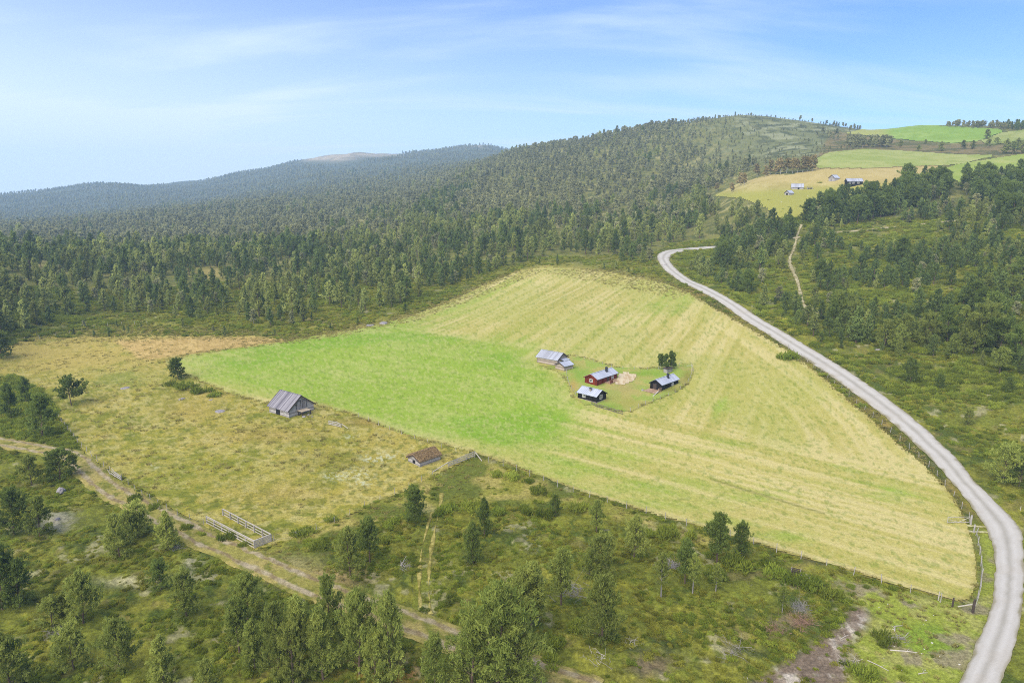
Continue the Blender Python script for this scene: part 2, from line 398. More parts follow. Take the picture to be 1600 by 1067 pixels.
def hillw(px, py, d):
    """how far up the open, thinly wooded hilltop a place lies"""
    return sstep(1030, 1240, px) * sstep(276, 244, py + .12 * (px - 1150)) * (px < 1420) * (d > 480)

def ground_colour():
    x, y, px, py, d = GX, GY, GPX, GPY, GD
    n8 = fbm(x / 9, y / 9, 21, 4); n3 = fbm(x / 2.6, y / 2.6, 22, 4); n30 = fbm(x / 32, y / 32, 23, 3); n1 = fbm(x / 0.9, y / 0.9, 24, 3)
    c = np.tile(alb(126, 132, 50), (len(x), 1))
    c = mixc(c, alb(88, 102, 40), sstep(.50, .62, n3 * .6 + n8 * .4))
    c = mixc(c, alb(150, 148, 58), sstep(.50, .66, fbm(x / 4, y / 4, 25, 4)) * .75)
    c = mixc(c, alb(140, 126, 78), sstep(.66, .78, fbm(x / 3, y / 3, 26, 4)) * .5)
    c = mixc(c, alb(176, 170, 128), sstep(.68, .75, fbm(x / 3, y / 3, 27, 4)) * .7)
    c = mixc(c, alb(84, 86, 40), sstep(.45, .6, n1) * .35)
    # forest floor farther off
    ff = sstep(230, 420, d)
    c2 = mixc(np.tile(alb(134, 132, 74), (len(x), 1)), alb(172, 164, 106), sstep(.56, .68, n8 * .5 + n30 * .5))
    c2 = mixc(c2, alb(104, 110, 62), sstep(.45, .6, n3))
    c = c * (1 - ff[:, None]) + c2 * ff[:, None]
    # grey green open hilltop with lichen patches
    w = hillw(px, py, d); n14 = fbm(x / 13, y / 22, 28, 5)
    h = mixc(np.tile(alb(128, 132, 88), (len(x), 1)), alb(164, 166, 128), sstep(.50, .70, n14) * .8); h = mixc(h, alb(92, 98, 66), sstep(.5, .62, n8))
    c = c * (1 - w[:, None]) + h * w[:, None]
    w = soft(px, py, HEATHFAR, 3, 6, 4, d > 400)
    h = mixc(np.tile(alb(140, 126, 86), (len(x), 1)), alb(104, 104, 64), sstep(.48, .6, n8))
    c = c * (1 - w[:, None]) + h * w[:, None]
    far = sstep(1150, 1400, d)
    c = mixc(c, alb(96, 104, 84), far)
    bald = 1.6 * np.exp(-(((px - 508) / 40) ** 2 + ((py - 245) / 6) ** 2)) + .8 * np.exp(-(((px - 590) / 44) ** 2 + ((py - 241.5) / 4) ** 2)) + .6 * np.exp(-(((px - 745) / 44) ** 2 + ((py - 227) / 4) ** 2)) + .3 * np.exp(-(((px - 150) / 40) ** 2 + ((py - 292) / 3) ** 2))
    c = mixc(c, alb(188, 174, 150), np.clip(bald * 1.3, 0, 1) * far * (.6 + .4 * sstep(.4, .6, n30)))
    # openings in the woods
    for (cx, cy, sx, sy, col, s) in ((332, 428, 22, 9, (178, 162, 96), .9), (130, 380, 40, 8, (168, 158, 136), .55), (185, 372, 30, 6, (170, 160, 138), .5), (48, 414, 30, 5, (160, 150, 92), .7), (395, 388, 20, 6, (170, 168, 140), .5), (440, 470, 60, 40, (128, 124, 58), .6), (380, 455, 30, 20, (140, 132, 64), .5), (500, 500, 40, 12, (150, 134, 90), .5), (960, 400, 50, 12, (140, 138, 78), .5)):
        w = np.exp(-(((px - cx) / sx) ** 2 + ((py - cy) / sy) ** 2)) * (d < 1100) * sstep(.3, .6, n8 + .1)
        c = mixc(c, alb(*col), np.clip(w * 1.3 * s, 0, 1))
    # grassy belts
    gs = mixc(np.tile(alb(150, 148, 66), (len(x), 1)), alb(178, 166, 92), sstep(.45, .6, n3)); gs = mixc(gs, alb(110, 118, 48), sstep(.52, .64, n8))
    for poly, r, s in ((VERGE_T, 12, .85), (PALE_G, 22, .9), (TOPM, 12, .75)):
        w = soft(px, py, poly, r, 12, 7, near) * s * sstep(.30, .5, n3 * .5 + n8 * .5 + .08); c = c * (1 - w[:, None]) + gs * w[:, None]
    w = soft(px, py, ROADV, 8, 10, 9, near); rv = mixc(np.tile(alb(128, 122, 52), (len(x), 1)), alb(160, 140, 74), sstep(.45, .6, n3)); rv = mixc(rv, alb(88, 94, 38), sstep(.5, .6, n8))
    c = c * (1 - w[:, None]) + rv * w[:, None]
    w = soft(px, py, GRASS_R, 16, 14, 11, near); gr = mixc(np.tile(alb(152, 162, 66), (len(x), 1)), alb(130, 156, 54), sstep(.5, .66, n8) * .8); gr = mixc(gr, alb(170, 168, 96), sstep(.5, .64, n3) * .7)
    gr = mixc(gr, alb(150, 138, 112), sstep(.58, .68, fbm(x / 3, y / 3, 33, 4)) * .8)
    c = c * (1 - w[:, None]) + gr * w[:, None]
    w = np.clip(soft(px, py, SKID, 14, 14, 12, near) * 1.25 - .12, 0, 1) * sstep(.25, .45, n3 * .5 + n1 * .5)
    sk = mixc(np.tile(alb(158, 144, 126), (len(x), 1)), alb(194, 184, 168), sstep(.46, .62, fbm(x / .5, y / 1.6, 34, 3))); sk = mixc(sk, alb(132, 116, 98), sstep(.5, .62, n3))
    c = c * (1 - w[:, None]) + sk * w[:, None]
    # worn, pale and rusty spots on the heath
    for (cx, cy, sx, sy, col, s) in ((500, 905, 60, 16, (176, 152, 108), .8), (455, 880, 40, 12, (158, 150, 98), .7), (90, 815, 30, 16, (186, 180, 150), .8), (210, 908, 46, 8, (192, 186, 140), .8), (300, 880, 20, 8, (186, 180, 140), .7), (45, 925, 14, 4, (176, 140, 108), .8), (10, 663, 16, 6, (168, 136, 108), .7), (1235, 972, 30, 9, (158, 134, 110), .5), (1155, 1000, 30, 25, (140, 124, 98), .4),
              (1020, 1040, 40, 20, (138, 118, 96), .6), (600, 1052, 60, 14, (168, 122, 56), .9), (800, 1052, 60, 12, (150, 130, 110), .7), (1340, 560, 26, 8, (160, 150, 100), .5), (1330, 523, 26, 4, (178, 172, 158), .8), (1230, 560, 24, 10, (150, 132, 104), .6), (1500, 545, 30, 10, (140, 124, 100), .5), (1480, 620, 40, 10, (168, 150, 96), .6), (1575, 580, 24, 8, (168, 154, 66), .6), (1400, 480, 40, 12, (140, 134, 66), .6), (1215, 490, 24, 10, (160, 150, 80), .5)):
        w = np.exp(-(((px - cx) / sx) ** 2 + ((py - cy) / sy) ** 2)) * near * sstep(.38, .55, n3 * .5 + n8 * .3 + n1 * .2)
        c = mixc(c, alb(*col), np.clip(w * 1.3 * s, 0, 1))
    return c

m_ground = mat_ground('heath_ground', 2.4, .30, .6, .15, 8, .28)
m_grass = mat_ground('pasture_grass', 2.2, .22, .55, .16, 6, .24)
m_mown = mat_ground('mown_grass', 2.8, .12, .35, .10, 6.5, .18)
idx = np.arange(NR * NC).reshape(NR, NC)
QUADS = np.stack([idx[:-1, :-1], idx[:-1, 1:], idx[1:, 1:], idx[1:, :-1]], -1).reshape(-1, 4)
QUADS = QUADS[:, ::-1]

def sheet(name, mask, colours, mat, off):
    q = QUADS[mask[QUADS].any(1)]
    u, inv = np.unique(q.ravel(), return_inverse=True)
    v = np.stack([GX[u], GY[u], GZ[u] + off * (1 + GD[u] / 250)], -1)
    # let the rim sink into the ground
    return tag(link(name, np_mesh(name, v, inv.reshape(-1, 4), mats=[mat], smooth=True, colors=colours(u))), kind='structure')

def dirline(p, q):
    a, b = at(*p), at(*q); d = (b - a)[:2]; return d / np.hypot(*d)

def streaks(x, y, dv, wid, seed, along=60.0):
    s = x * dv[0] + y * dv[1]; t = -x * dv[1] + y * dv[0]
    return fbm(t / wid, s / along, seed, 3)

def catmull(P, step):
    P = np.asarray(P, float); out = []
    Q = np.vstack([2 * P[0] - P[1], P, 2 * P[-1] - P[-2]])
    for i in range(len(P) - 1):
        a, b, c, d = Q[i:i + 4]; n = max(2, int(np.hypot(*(c - b)[:2]) / step)); t = np.linspace(0, 1, n, endpoint=False)[:, None]
        out.append(.5 * ((2 * b) + (c - a) * t + (2 * a - 5 * b + 4 * c - d) * t ** 2 + (3 * b - a - 3 * c + d) * t ** 3))
    return np.vstack(out + [P[-1:]])

def world_line(pts): return hit([p[0] for p in pts], [p[1] for p in pts])[:, :2]
ROAD = [(1474,1125,1542,1125),(1498,1067,1564,1067),(1521,1017,1582,1017),(1546,957,1596,957),(1555,897,1601,897),(1551,857,1599,857),(1541,827,1594,827),(1528,807,1578,807),(1507,777,1547,777),(1481,747,1519,747),(1447,710,1488,710),
        (1381,650,1422,650),(1300,590,1340,590),(1210,530,1243,530),(1162,500,1191,500),(1120,470,1145,470),(1086,452,1108,450),(1068,443,1086,441),(1054,434,1070,431.5),(1040,424,1057,421),(1031,413,1049,412),(1027,405,1046,406),
        (1028,398,1048,401.5),(1037,393,1055,397),(1055,390,1064,394.5),(1082,387.5,1084,391.5),(1118,385,1119,388.5),(1160,381,1160,384)]
GREEN_BIG = [(240,565),(450,535),(600,507),(660,500),(760,520),(850,545),(900,560),(960,640),(1040,670),(1010,720),(900,740),(820,725),(745,706),(613,671),(495,631),(330,601)]
GREEN = [(240,565),(450,535),(600,507),(640,505),(700,528),(780,545),(840,562),(862,585),(880,610),(905,650),(880,680),(800,700),(745,706),(613,671),(495,631),(330,601)]
SPOTS_G = [(1000,765,280,24),(930,680,80,30),(880,640,60,40),(800,440,60,12),(700,478,60,12),(880,720,140,20),(1040,790,160,16),(820,735,60,12),(1150,820,90,10),(1010,700,130,16),(1020,478,60,22),(975,500,50,14),(1060,462,40,10),(745,455,60,10),(800,438,40,8),(930,480,40,10),(1000,700,120,20),(1180,780,90,14),(1320,725,60,20),(900,735,90,18),(1150,700,70,20),(1060,760,90,14),(1250,838,70,10),(1380,780,60,16),(1120,640,50,14)]
SPOTS_S = [(1200,590,90,46),(1330,690,70,36),(1090,520,70,30),(880,470,110,26),(1120,565,60,20),(1430,880,80,26),(1400,830,80,20),(1000,665,80,16),(1260,690,100,26),(720,520,40,10),(1480,830,30,30),(1200,740,60,12)]
def field_colour(u):
    x, y, px, py, d = GX[u], GY[u], GPX[u], GPY[u], GD[u]
    qx = px + (fbm(x / 14, y / 14, 51, 3) - .5) * 70; qy = py + (fbm(x / 14, y / 14, 52, 3) - .5) * 34
    gw = .55 * soft(qx, qy, GREEN, 50, 22, 13) + .45 * soft(qx, qy, GREEN_BIG, 90, 26, 14)
    gw = np.maximum(gw, .40 * np.exp(-(((qx - 740) / 120) ** 2 + ((qy - 478 + (qx - 740) * .42) / 26) ** 2)))
    for cx, cy, sx, sy in SPOTS_G: gw = np.maximum(gw, .44 * np.exp(-(((qx - cx) / sx) ** 2 + ((qy - cy) / sy) ** 2)))
    for cx, cy, sx, sy in SPOTS_S: gw = gw - .30 * np.exp(-(((qx - cx) / sx) ** 2 + ((qy - cy) / sy) ** 2))
    dA = dirline((732, 524), (901, 436)); dB = dirline((860, 745), (1420, 915)); dC = dirline((1120, 500), (1420, 745)); dD = dirline((300, 585), (720, 700))
    sA = streaks(x, y, dA, 1.5, 61) * .7 + streaks(x, y, dA, 6, 62) * .3
    sB = streaks(x, y, dB, 1.1, 63) * .6 + streaks(x, y, dB, 4, 64) * .4
    sC = streaks(x, y, dC, 1.4, 65) * .6 + streaks(x, y, dC, 5, 66) * .4
    sD = streaks(x, y, dD, 3.0, 67, 40)
    rd = ROAD_D[::4]; dr = np.empty(len(x))
    for i in range(0, len(x), 20000): dr[i:i + 20000] = np.sqrt(((x[i:i + 20000, None] - rd[None, :, 0]) ** 2 + (y[i:i + 20000, None] - rd[None, :, 1]) ** 2).min(1))
    sC = fbm(dr / 1.3, (x + y) / 70, 65, 3) * .65 + fbm(dr / 5, (x + y) / 70, 66, 2) * .35
    tA = -x * dA[1] + y * dA[0]; tB = -x * dB[1] + y * dB[0]
    sA = sA * .8 + .2 * (.5 + .24 * np.sin(tA * 2 * math.pi / 2.6 + 3 * fbm(x / 30, y / 30, 68, 2))); sB = sB * .8 + .2 * (.5 + .22 * np.sin(tB * 2 * math.pi / 2.2 + 3 * fbm(x / 30, y / 30, 69, 2))); sC = sC * .75 + .25 * (.5 + .22 * np.sin(dr * 2 * math.pi / 2.4))
    wB = sstep(610, 690, py + (px - 1000) * -.18); wC = (1 - wB) * sstep(1080, 1200, px - (py - 500) * .35)
    s = sA * (1 - wB) * (1 - wC) + sB * wB + sC * wC
    wl = soft(qx, qy, GREEN, 60, 10, 17)
    s = s * (1 - wl * .7) + sD * wl * .7
    straw = np.tile(alb(197, 187, 108), (len(x), 1))
    straw = mixc(straw, alb(216, 202, 138), sstep(.5, .62, s) * .85); straw = mixc(straw, alb(182, 176, 92), sstep(.5, .36, s))
    straw = mixc(straw, alb(172, 178, 84), sstep(.42, .70, fbm(x / 26, y / 26, 71, 2)) * .45)
    green = np.tile(alb(154, 180, 66), (len(x), 1))
    green = mixc(green, alb(172, 188, 92), sstep(.40, .66, fbm(x / 18, y / 18, 72, 3) * .4 + sD * .6) * .75)
    green = mixc(green, alb(132, 172, 48), sstep(.48, .68, fbm(x / 22, y / 14, 73, 3)) * .7)
    green = mixc(green, alb(180, 186, 104), sstep(.60, .72, fbm(x / 3.5, y / 3.5, 74, 4)) * .35)
    w = sstep(.08, .85, gw + (s - .5) * -1.3 * (1 - wl * .6) + (fbm(x / 7, y / 7, 75, 2) - .5) * .2)
    c = straw * (1 - w[:, None]) + green * w[:, None]
    # tufts of after-grass and dry speckle
    c = mixc(c, alb(112, 140, 46), sstep(.60, .72, fbm(x / 0.7, y / 0.7, 76, 3)) * .45)
    c = mixc(c, alb(214, 206, 140), sstep(.58, .72, fbm(x / .6, y / 0.5, 77, 2)) * .3)
    # dry rim with uncut grass
    rim = 1 - np.clip(soft(px, py, FIELD, 9, 12, 19) * 1.7 - .6, 0, 1)
    c = mixc(c, alb(168, 154, 84), rim * .6 * sstep(.35, .6, fbm(x / 3, y / 3, 78, 3)))
    # the curved turning swath by the gate and the single dark wheel line
    ln = np.abs((py - (752 + (px - 1120) * .307)) + (fbm(x / 9, y / 9, 79, 2) - .5) * 3) ; c = mixc(c, alb(112, 118, 48), np.exp(-(ln / 1.6) ** 2) * ((px > 1110) & (px < 1290)) * .7)
    return c
ROAD_D = catmull(world_line([((r[0] + r[2]) / 2, (r[1] + r[3]) / 2) for r in ROAD]), 1.5)
m_f = sheet('mown_field', M_field0, field_colour, m_mown, .07)

def pasture_colour(u):
    x, y, px, py, d = GX[u], GY[u], GPX[u], GPY[u], GD[u]
    n = fbm(x / 11, y / 11, 81, 4); n3 = fbm(x / 2.4, y / 2.4, 82, 4); n1 = fbm(x / .9, y / .7, 83, 3)
    c = np.tile(alb(173, 163, 68), (len(x), 1))
    c = mixc(c, alb(184, 168, 90), sstep(.5, .66, n) * .55)
    c = mixc(c, alb(132, 138, 54), sstep(.52, .40, n * .5 + n3 * .5) * .75)
    c = mixc(c, alb(184, 174, 100), sstep(.50, .64, n3) * .55)
    c = mixc(c, alb(98, 112, 40), sstep(.54, .66, n1) * .6)
    c = mixc(c, alb(206, 194, 126), sstep(.58, .70, fbm(x / 1.1, y / 1.1, 84, 3)) * .5)
    for cx, cy, sx, sy, col, s in ((90, 560, 110, 26, (182, 164, 84), .6), (300, 640, 60, 20, (182, 160, 84), .5), (420, 680, 80, 14, (182, 156, 84), .5), (330, 615, 60, 10, (176, 154, 84), .4), (520, 720, 60, 20, (128, 126, 50), .5), (200, 590, 60, 14, (150, 158, 74), .5), (450, 770, 70, 20, (190, 164, 92), .4), (580, 660, 60, 8, (166, 140, 76), .6), (300, 740, 120, 30, (146, 148, 56), .4)):
        c = mixc(c, alb(*col), s * np.exp(-(((px - cx) / sx) ** 2 + ((py - cy) / sy) ** 2)))
    c = mixc(c, alb(192, 172, 96), .55 * sstep(606, 545, py) * sstep(.35, .55, n3 * .5 + n * .5))
    t = soft(px, py, TAN, 5, 10, 23)
    tc = mixc(np.tile(alb(196, 168, 104), (len(x), 1)), alb(210, 182, 116), sstep(.45, .6, n3)); tc = mixc(tc, alb(170, 146, 82), sstep(.54, .64, n1) * .6)
    c = c * (1 - t[:, None]) + tc * t[:, None]
    # white flowers
    for cx, cy, sx, sy in ((240, 729, 9, 4), (560, 742, 24, 10), (600, 715, 30, 8), (520, 745, 20, 6), (565, 756, 18, 5), (580, 718, 14, 5), (545, 683, 8, 3)):
        f = np.exp(-(((px - cx) / sx) ** 2 + ((py - cy) / sy) ** 2)) * sstep(.54, .62, fbm(x / .45, y / .45, 85, 2)); c = mixc(c, alb(214, 220, 190), np.clip(f * .55, 0, 1))
    # cattle path
    ln = np.abs(py - np.interp(px, [280, 310, 340, 380, 420], [650, 668, 694, 712, 722])); c = mixc(c, alb(196, 182, 112), np.exp(-(ln / 1.5) ** 2) * ((px > 280) & (px < 420)) * .6)
    return c
m_p = sheet('pasture', M_past, pasture_colour, m_grass, .06)

def yard_colour(u):
    x, y, px, py, d = GX[u], GY[u], GPX[u], GPY[u], GD[u]
    n3 = fbm(x / 2.4, y / 2.4, 92, 4)
    c = mixc(np.tile(alb(162, 180, 84), (len(x), 1)), alb(184, 178, 100), sstep(.45, .6, n3))
    for cx, cy, sx, sy, col, s in ((975, 605, 22, 10, (182, 164, 104), .8), (960, 622, 16, 10, (176, 168, 92), .6), (1005, 585, 40, 5, (128, 164, 48), .8), (950, 638, 26, 6, (128, 160, 52), .7), (896, 602, 6, 14, (190, 164, 92), .95), (1050, 610, 26, 5, (146, 140, 66), .8), (1075, 590, 10, 12, (142, 136, 64), .8), (905, 585, 14, 12, (138, 172, 66), .8), (985, 630, 20, 8, (160, 158, 70), .6), (862, 575, 20, 4, (130, 140, 60), .6)):
        c = mixc(c, alb(*col), s * np.exp(-(((px - cx) / sx) ** 2 + ((py - cy) / sy) ** 2)))
    rim = 1 - np.clip(soft(px, py, YARD, 5, 10, 29) * 1.7 - .6, 0, 1)
    return mixc(c, alb(168, 164, 86), rim * .4 * sstep(.3, .5, n3))
m_y = sheet('yard_lawn', M_yard, yard_colour, m_mown, .11)

def meadow_colour(c1, c2, c3, seed):
    def f(u):
        x, y, px, py = GX[u], GY[u], GPX[u], GPY[u]
        c = mixc(np.tile(alb(*c1), (len(x), 1)), alb(*c2), sstep(.44, .60, fbm(x / 22, y / 40, seed, 4)))
        c = mixc(c, alb(*c3), sstep(.5, .66, fbm(x / 6, y / 9, seed + 1, 4)) * .7)
        if seed == 100:
            c = mixc(c, alb(174, 172, 84), sstep(292, 304, py + (px - 1200) * .05))
            c = mixc(c, alb(202, 180, 124), .5 * sstep(292, 280, py) )
        if seed == 106: c = mixc(c, alb(176, 176, 98), sstep(1400, 1370, px) * .9)
        return c
    return f
sheet('far_hay_meadow', M_fm[0], meadow_colour((188, 174, 104), (198, 184, 120), (172, 160, 88), 100), m_grass, .1)
sheet('far_green_meadow', M_fm[1], meadow_colour((164, 176, 96), (176, 182, 108), (152, 166, 82), 102), m_mown, .1)
sheet('far_mown_meadow', M_fm[2], meadow_colour((160, 176, 84), (176, 184, 104), (148, 168, 72), 104), m_mown, .1)
sheet('hilltop_meadow', M_fm[3], meadow_colour((142, 174, 74), (156, 182, 90), (134, 164, 66), 106), m_mown, .1)
sheet('hilltop_pasture', M_fm[4], meadow_colour((154, 166, 90), (168, 174, 104), (144, 156, 80), 108), m_mown, .1)

# ---------------------------------------------------------------- roads, tracks, paths
def ribbon(name, left, right, colour, mat, off, n=12, edge=.12, step=.5, crown=.0):
    """surface strip between two ground lines"""
    m = max(len(left), 2); v = []
    t = np.linspace(0, 1, n + 1)
    s = np.cumsum(np.r_[0, np.hypot(*np.diff((left + right)[:, :2] / 2, axis=0).T)])
    w = np.hypot(*(right - left)[:, :2].T)
    eL = (fbm(s / 1.3, s * 0 + 3, 201, 3) - .5) * 2 * edge / w; eR = (fbm(s / 1.3, s * 0 + 9, 202, 3) - .5) * 2 * edge / w
    T = eL[:, None] + (1 + eR - eL)[:, None] * t[None]
    X = left[:, 0:1] * (1 - T) + right[:, 0:1] * T; Y = left[:, 1:2] * (1 - T) + right[:, 1:2] * T
    X = X.ravel(); Y = Y.ravel(); TT = np.tile(t, m); S = np.repeat(s, n + 1); Wd = np.repeat(w, n + 1)
    Z = height(X, Y) + off * (1 + np.hypot(X, Y) / 150) * (1 - .6 * np.abs(2 * TT - 1) ** 6) + crown * (1 - (2 * TT - 1) ** 2)
    c = colour(X, Y, TT, S, Wd)
    i = np.arange(m * (n + 1)).reshape(m, n + 1)
    q = np.stack([i[:-1, :-1], i[:-1, 1:], i[1:, 1:], i[1:, :-1]], -1).reshape(-1, 4)
    p0, p1, p3 = [np.array([X[k], Y[k]]) for k in q[0][[0, 1, 3]]]
    if np.cross(p1 - p0, p3 - p0) < 0: q = q[:, ::-1]
    return tag(link(name, np_mesh(name, np.stack([X, Y, Z], -1), q, mats=[mat], smooth=True, colors=c)), kind='structure')

def offset_line(c, w):
    c = np.asarray(c); d = np.gradient(c, axis=0); d /= np.hypot(*d.T)[:, None]; nrm = np.stack([-d[:, 1], d[:, 0]], -1)
    w = np.asarray(w); w = w[:, None] if w.ndim else w
    return c + nrm * w / 2, c - nrm * w / 2

rl = catmull(world_line([(r[0], r[1]) for r in ROAD]), 1.0); 
_l = world_line([(r[0], r[1]) for r in ROAD]); _r = world_line([(r[2], r[3]) for r in ROAD])
_lr = catmull(np.hstack([_l, _r]), .6)
m_gravel = mat_ground('gravel', 6, .05, .2, .04, 24, .08)
def road_colour(X, Y, T, S, W):
    n = fbm(X / 1.7, Y / 1.7, 301, 4); u = T - .5
    c = np.tile(alb(203, 198, 188), (len(X), 1))
    tr = np.exp(-((np.abs(u) - .21) / .09) ** 2)
    c = mixc(c, alb(220, 216, 208), tr * .6)
    c = mixc(c, alb(170, 165, 152), np.exp(-(u / .08) ** 2) * .6 + sstep(.5, .66, n) * .15)
    c = mixc(c, alb(150, 142, 108), sstep(.38, .5, np.abs(u) + (n - .5) * .22) * .9)
    c = mixc(c, alb(196, 186, 170), sstep(.62, .74, fbm(X / 3.5, Y / 3.5, 302, 3)) * .25)
    return c
ribbon('gravel_road', _lr[:, :2], _lr[:, 2:], road_colour, m_gravel, .10, 26, .22)
ROAD_C = (_lr[:, :2] + _lr[:, 2:]) / 2

TRACK = [(-60,682),(0,691),(36,698),(75,705),(105,711),(124,722),(144,742),(180,770),(228,795),(270,818),(330,848),(390,874),(450,900),(505,924),(580,950),(640,973),(715,1003),(780,1029),(850,1054),(930,1085)]
tc_ = catmull(world_line(TRACK), .5); tl, tr_ = offset_line(tc_, 4.3)
def track_colour(X, Y, T, S, W):
    n = fbm(X / 1.1, Y / 1.1, 311, 4); n2 = fbm(X / 4, Y / 4, 312, 3); u = (T - .5) * W
    grass = mixc(np.tile(alb(158, 152, 78), (len(X), 1)), alb(176, 162, 96), sstep(.42, .6, n2)); grass = mixc(grass, alb(128, 130, 58), sstep(.52, .64, n))
    earth = mixc(np.tile(alb(174, 160, 122), (len(X), 1)), alb(186, 172, 140), sstep(.5, .66, n)); earth = mixc(earth, alb(136, 116, 82), sstep(.5, .36, n) * .7)
    r = np.exp(-((np.abs(u) - 1.15) / .40) ** 2)
    w = sstep(.32, .62, r + (n - .5) * .7 + (n2 - .5) * .5)
    return grass * (1 - w[:, None]) + earth * w[:, None]
ribbon('farm_track', tl, tr_, track_colour, m_grass, .11, 18, .35)

PATH_LINES = []
def path_colour(base, dark):
    def f(X, Y, T, S, W):
        n = fbm(X / .9, Y / .9, 321, 4)
        c = mixc(np.tile(alb(*base), (len(X), 1)), alb(*dark), sstep(.46, .6, n) * .8)
        return mixc(c, alb(122, 116, 54), sstep(.25, .48, np.abs(T - .5) + (n - .5) * .25) * .8)
    return f
def path(name, pts, w, base, dark, off=.12, step=.4):
    c = catmull(world_line(pts), step); s = np.arange(len(c)); ww = w * np.clip(1 + (fbm(s / 7.0, s * 0., 331, 3) - .5) * (1.1 if w > 1 else 3.2), .06, 2)
    PATH_LINES.append((c, w * .5 + .9)); a, b = offset_line(c, ww); return ribbon(name, a, b, path_colour(base, dark), m_ground, off, 6, .08)
path('footpath', [(1252,352),(1246,368),(1241,388),(1234,405),(1237,420),(1246,440),(1253,468),(1261,490),(1277,513)], 1.15, (196, 186, 148), (156, 146, 98), .12)
path('farm_access_track', [(1238,373),(1279,366.5),(1330,362.5),(1381,357.5),(1414,354),(1465,348.5),(1500,345)], 1.9, (196, 184, 156), (160, 148, 112), .12)
path('heath_path', [(690,770),(687,795),(679,831),(673,867),(670,909),(672,960)], .42, (186, 174, 100), (146, 138, 66), .03)
path('heath_path', [(676,800),(668,822),(658,867),(655,912),(657,950)], .34, (186, 174, 100), (146, 138, 66), .03)
path('gate_track', [(1455,815.5),(1480,818),(1510,821),(1540,823.5)], .5, (204, 198, 150), (174, 170, 100), .05)
path('gate_track', [(1462,823),(1490,827),(1520,830.5),(1548,832)], .5, (208, 202, 160), (180, 174, 112), .05)
# pale sand patio by the red cabin
PATIO = [(962,600),(966,593),(968,586),(976,584.5),(987,586),(993,588.5),(992,592.5),(985,597),(974,600.5)]
pm = inside(GPX, GPY, PATIO) & near
sheet('sand_patio', pm, lambda u: mixc(np.tile(alb(226, 210, 176), (len(u), 1)), alb(204, 180, 140), sstep(.45, .6, fbm(GX[u] / .6, GY[u] / 1.5, 341, 3))), m_gravel, .16)

# ---------------------------------------------------------------- the ground itself, calm under roads and grass
LINES = [(ROAD_C, 4.2), (tc_, 3.2)] + PATH_LINES
flat = np.zeros(len(GX))
nn = np.nonzero(GD < 480)[0]
for l, r in LINES:
    l = l[::2]
    bb = nn[(GX[nn] > l[:, 0].min() - 6) & (GX[nn] < l[:, 0].max() + 6) & (GY[nn] > l[:, 1].min() - 6) & (GY[nn] < l[:, 1].max() + 6)]
    cell = {}
    S_ = 6.0
    gxi = np.floor(GX[bb] / S_).astype(int); gyi = np.floor(GY[bb] / S_).astype(int)
    lx = np.floor(l[:, 0] / S_).astype(int); ly = np.floor(l[:, 1] / S_).astype(int)
    occ = {}
    for i in range(len(l)):
        for dx in (-1, 0, 1):
            for dy in (-1, 0, 1): occ.setdefault((lx[i] + dx, ly[i] + dy), []).append(i)
    key = gxi * 100000 + gyi; o = np.argsort(key); ks = key[o]; ed = np.nonzero(np.diff(ks))[0] + 1
    for grp in np.split(o, ed):
        m = occ.get((gxi[grp[0]], gyi[grp[0]]))
        if not m: continue
        q = bb[grp]; L_ = l[m]
        dm = np.sqrt(((GX[q, None] - L_[None, :, 0]) ** 2 + (GY[q, None] - L_[None, :, 1]) ** 2).min(1))
        flat[q] = np.maximum(flat[q], 1 - sstep(r * .62, r, dm))
G_verge = np.maximum.reduce([soft(GPX, GPY, p, 10, 8, 5, near) for p in (VERGE_T, PALE_G, TOPM, GRASS_R, ROADV, SKID)])
rimf = np.maximum(soft(GPX, GPY, FIELD, 7, 10, 6, near), soft(GPX, GPY, PASTURE, 5, 8, 6, near))
calm = np.clip(np.maximum.reduce([G_verge * .75, sstep(.05, .5, rimf), flat]), 0, 1)
relief = ((fbm(GX / 2.4, GY / 2.4, 41, 2) - .42) * 0.75 + (fbm(GX / 0.8, GY / 0.8, 42, 2) - .5) * 0.32) * sstep(30, 45, GD) * (1 - sstep(200, 300, GD))
GZ2 = GZ + relief * (1 - calm)

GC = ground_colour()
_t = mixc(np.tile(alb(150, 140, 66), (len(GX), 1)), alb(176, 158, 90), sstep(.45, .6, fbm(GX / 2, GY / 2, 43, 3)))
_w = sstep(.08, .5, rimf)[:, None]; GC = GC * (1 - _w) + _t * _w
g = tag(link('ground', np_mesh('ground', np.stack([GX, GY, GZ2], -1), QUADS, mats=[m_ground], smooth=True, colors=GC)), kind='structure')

# ---------------------------------------------------------------- plants: meshes
m_bark = mat_basic('pine_bark', alb(124, 104, 90), .9, .3, 6, (1, 1, .3))
m_bark_grey = mat_basic('grey_bark', alb(158, 152, 146), .9, .25, 6, (1, 1, .3))
m_birch_bark = mat_basic('birch_bark', alb(196, 192, 186), .85, .3, 5, (1, 1, 2.5))
m_pine = mat_leaf('pine_needles', alb(132, 150, 70), alb(208, 216, 110), .2, .5, 1.0)
m_pine_dark = mat_leaf('dark_pine_needles', alb(104, 124, 60), alb(162, 180, 88), .2, .48, .9)
m_forest = mat_leaf('forest_needles', alb(134, 152, 84), alb(216, 222, 126), .32, .48, 1.2)
m_forest_dark = mat_leaf('dark_forest_needles', alb(100, 122, 72), alb(156, 174, 92), .26, .45, 1.0)
m_slope = mat_leaf('hazed_birch_leaves', alb(160, 166, 116), alb(208, 206, 148), .25, .45, 1.1)  # grey-green birch, paled further so the colour imitates haze on the slope
m_birch = mat_leaf('birch_leaves', alb(88, 110, 54), alb(128, 146, 70), .2, .35)
m_autumn = mat_leaf('autumn_leaves', alb(190, 176, 118), alb(218, 198, 142), .2, .5, 1.2)
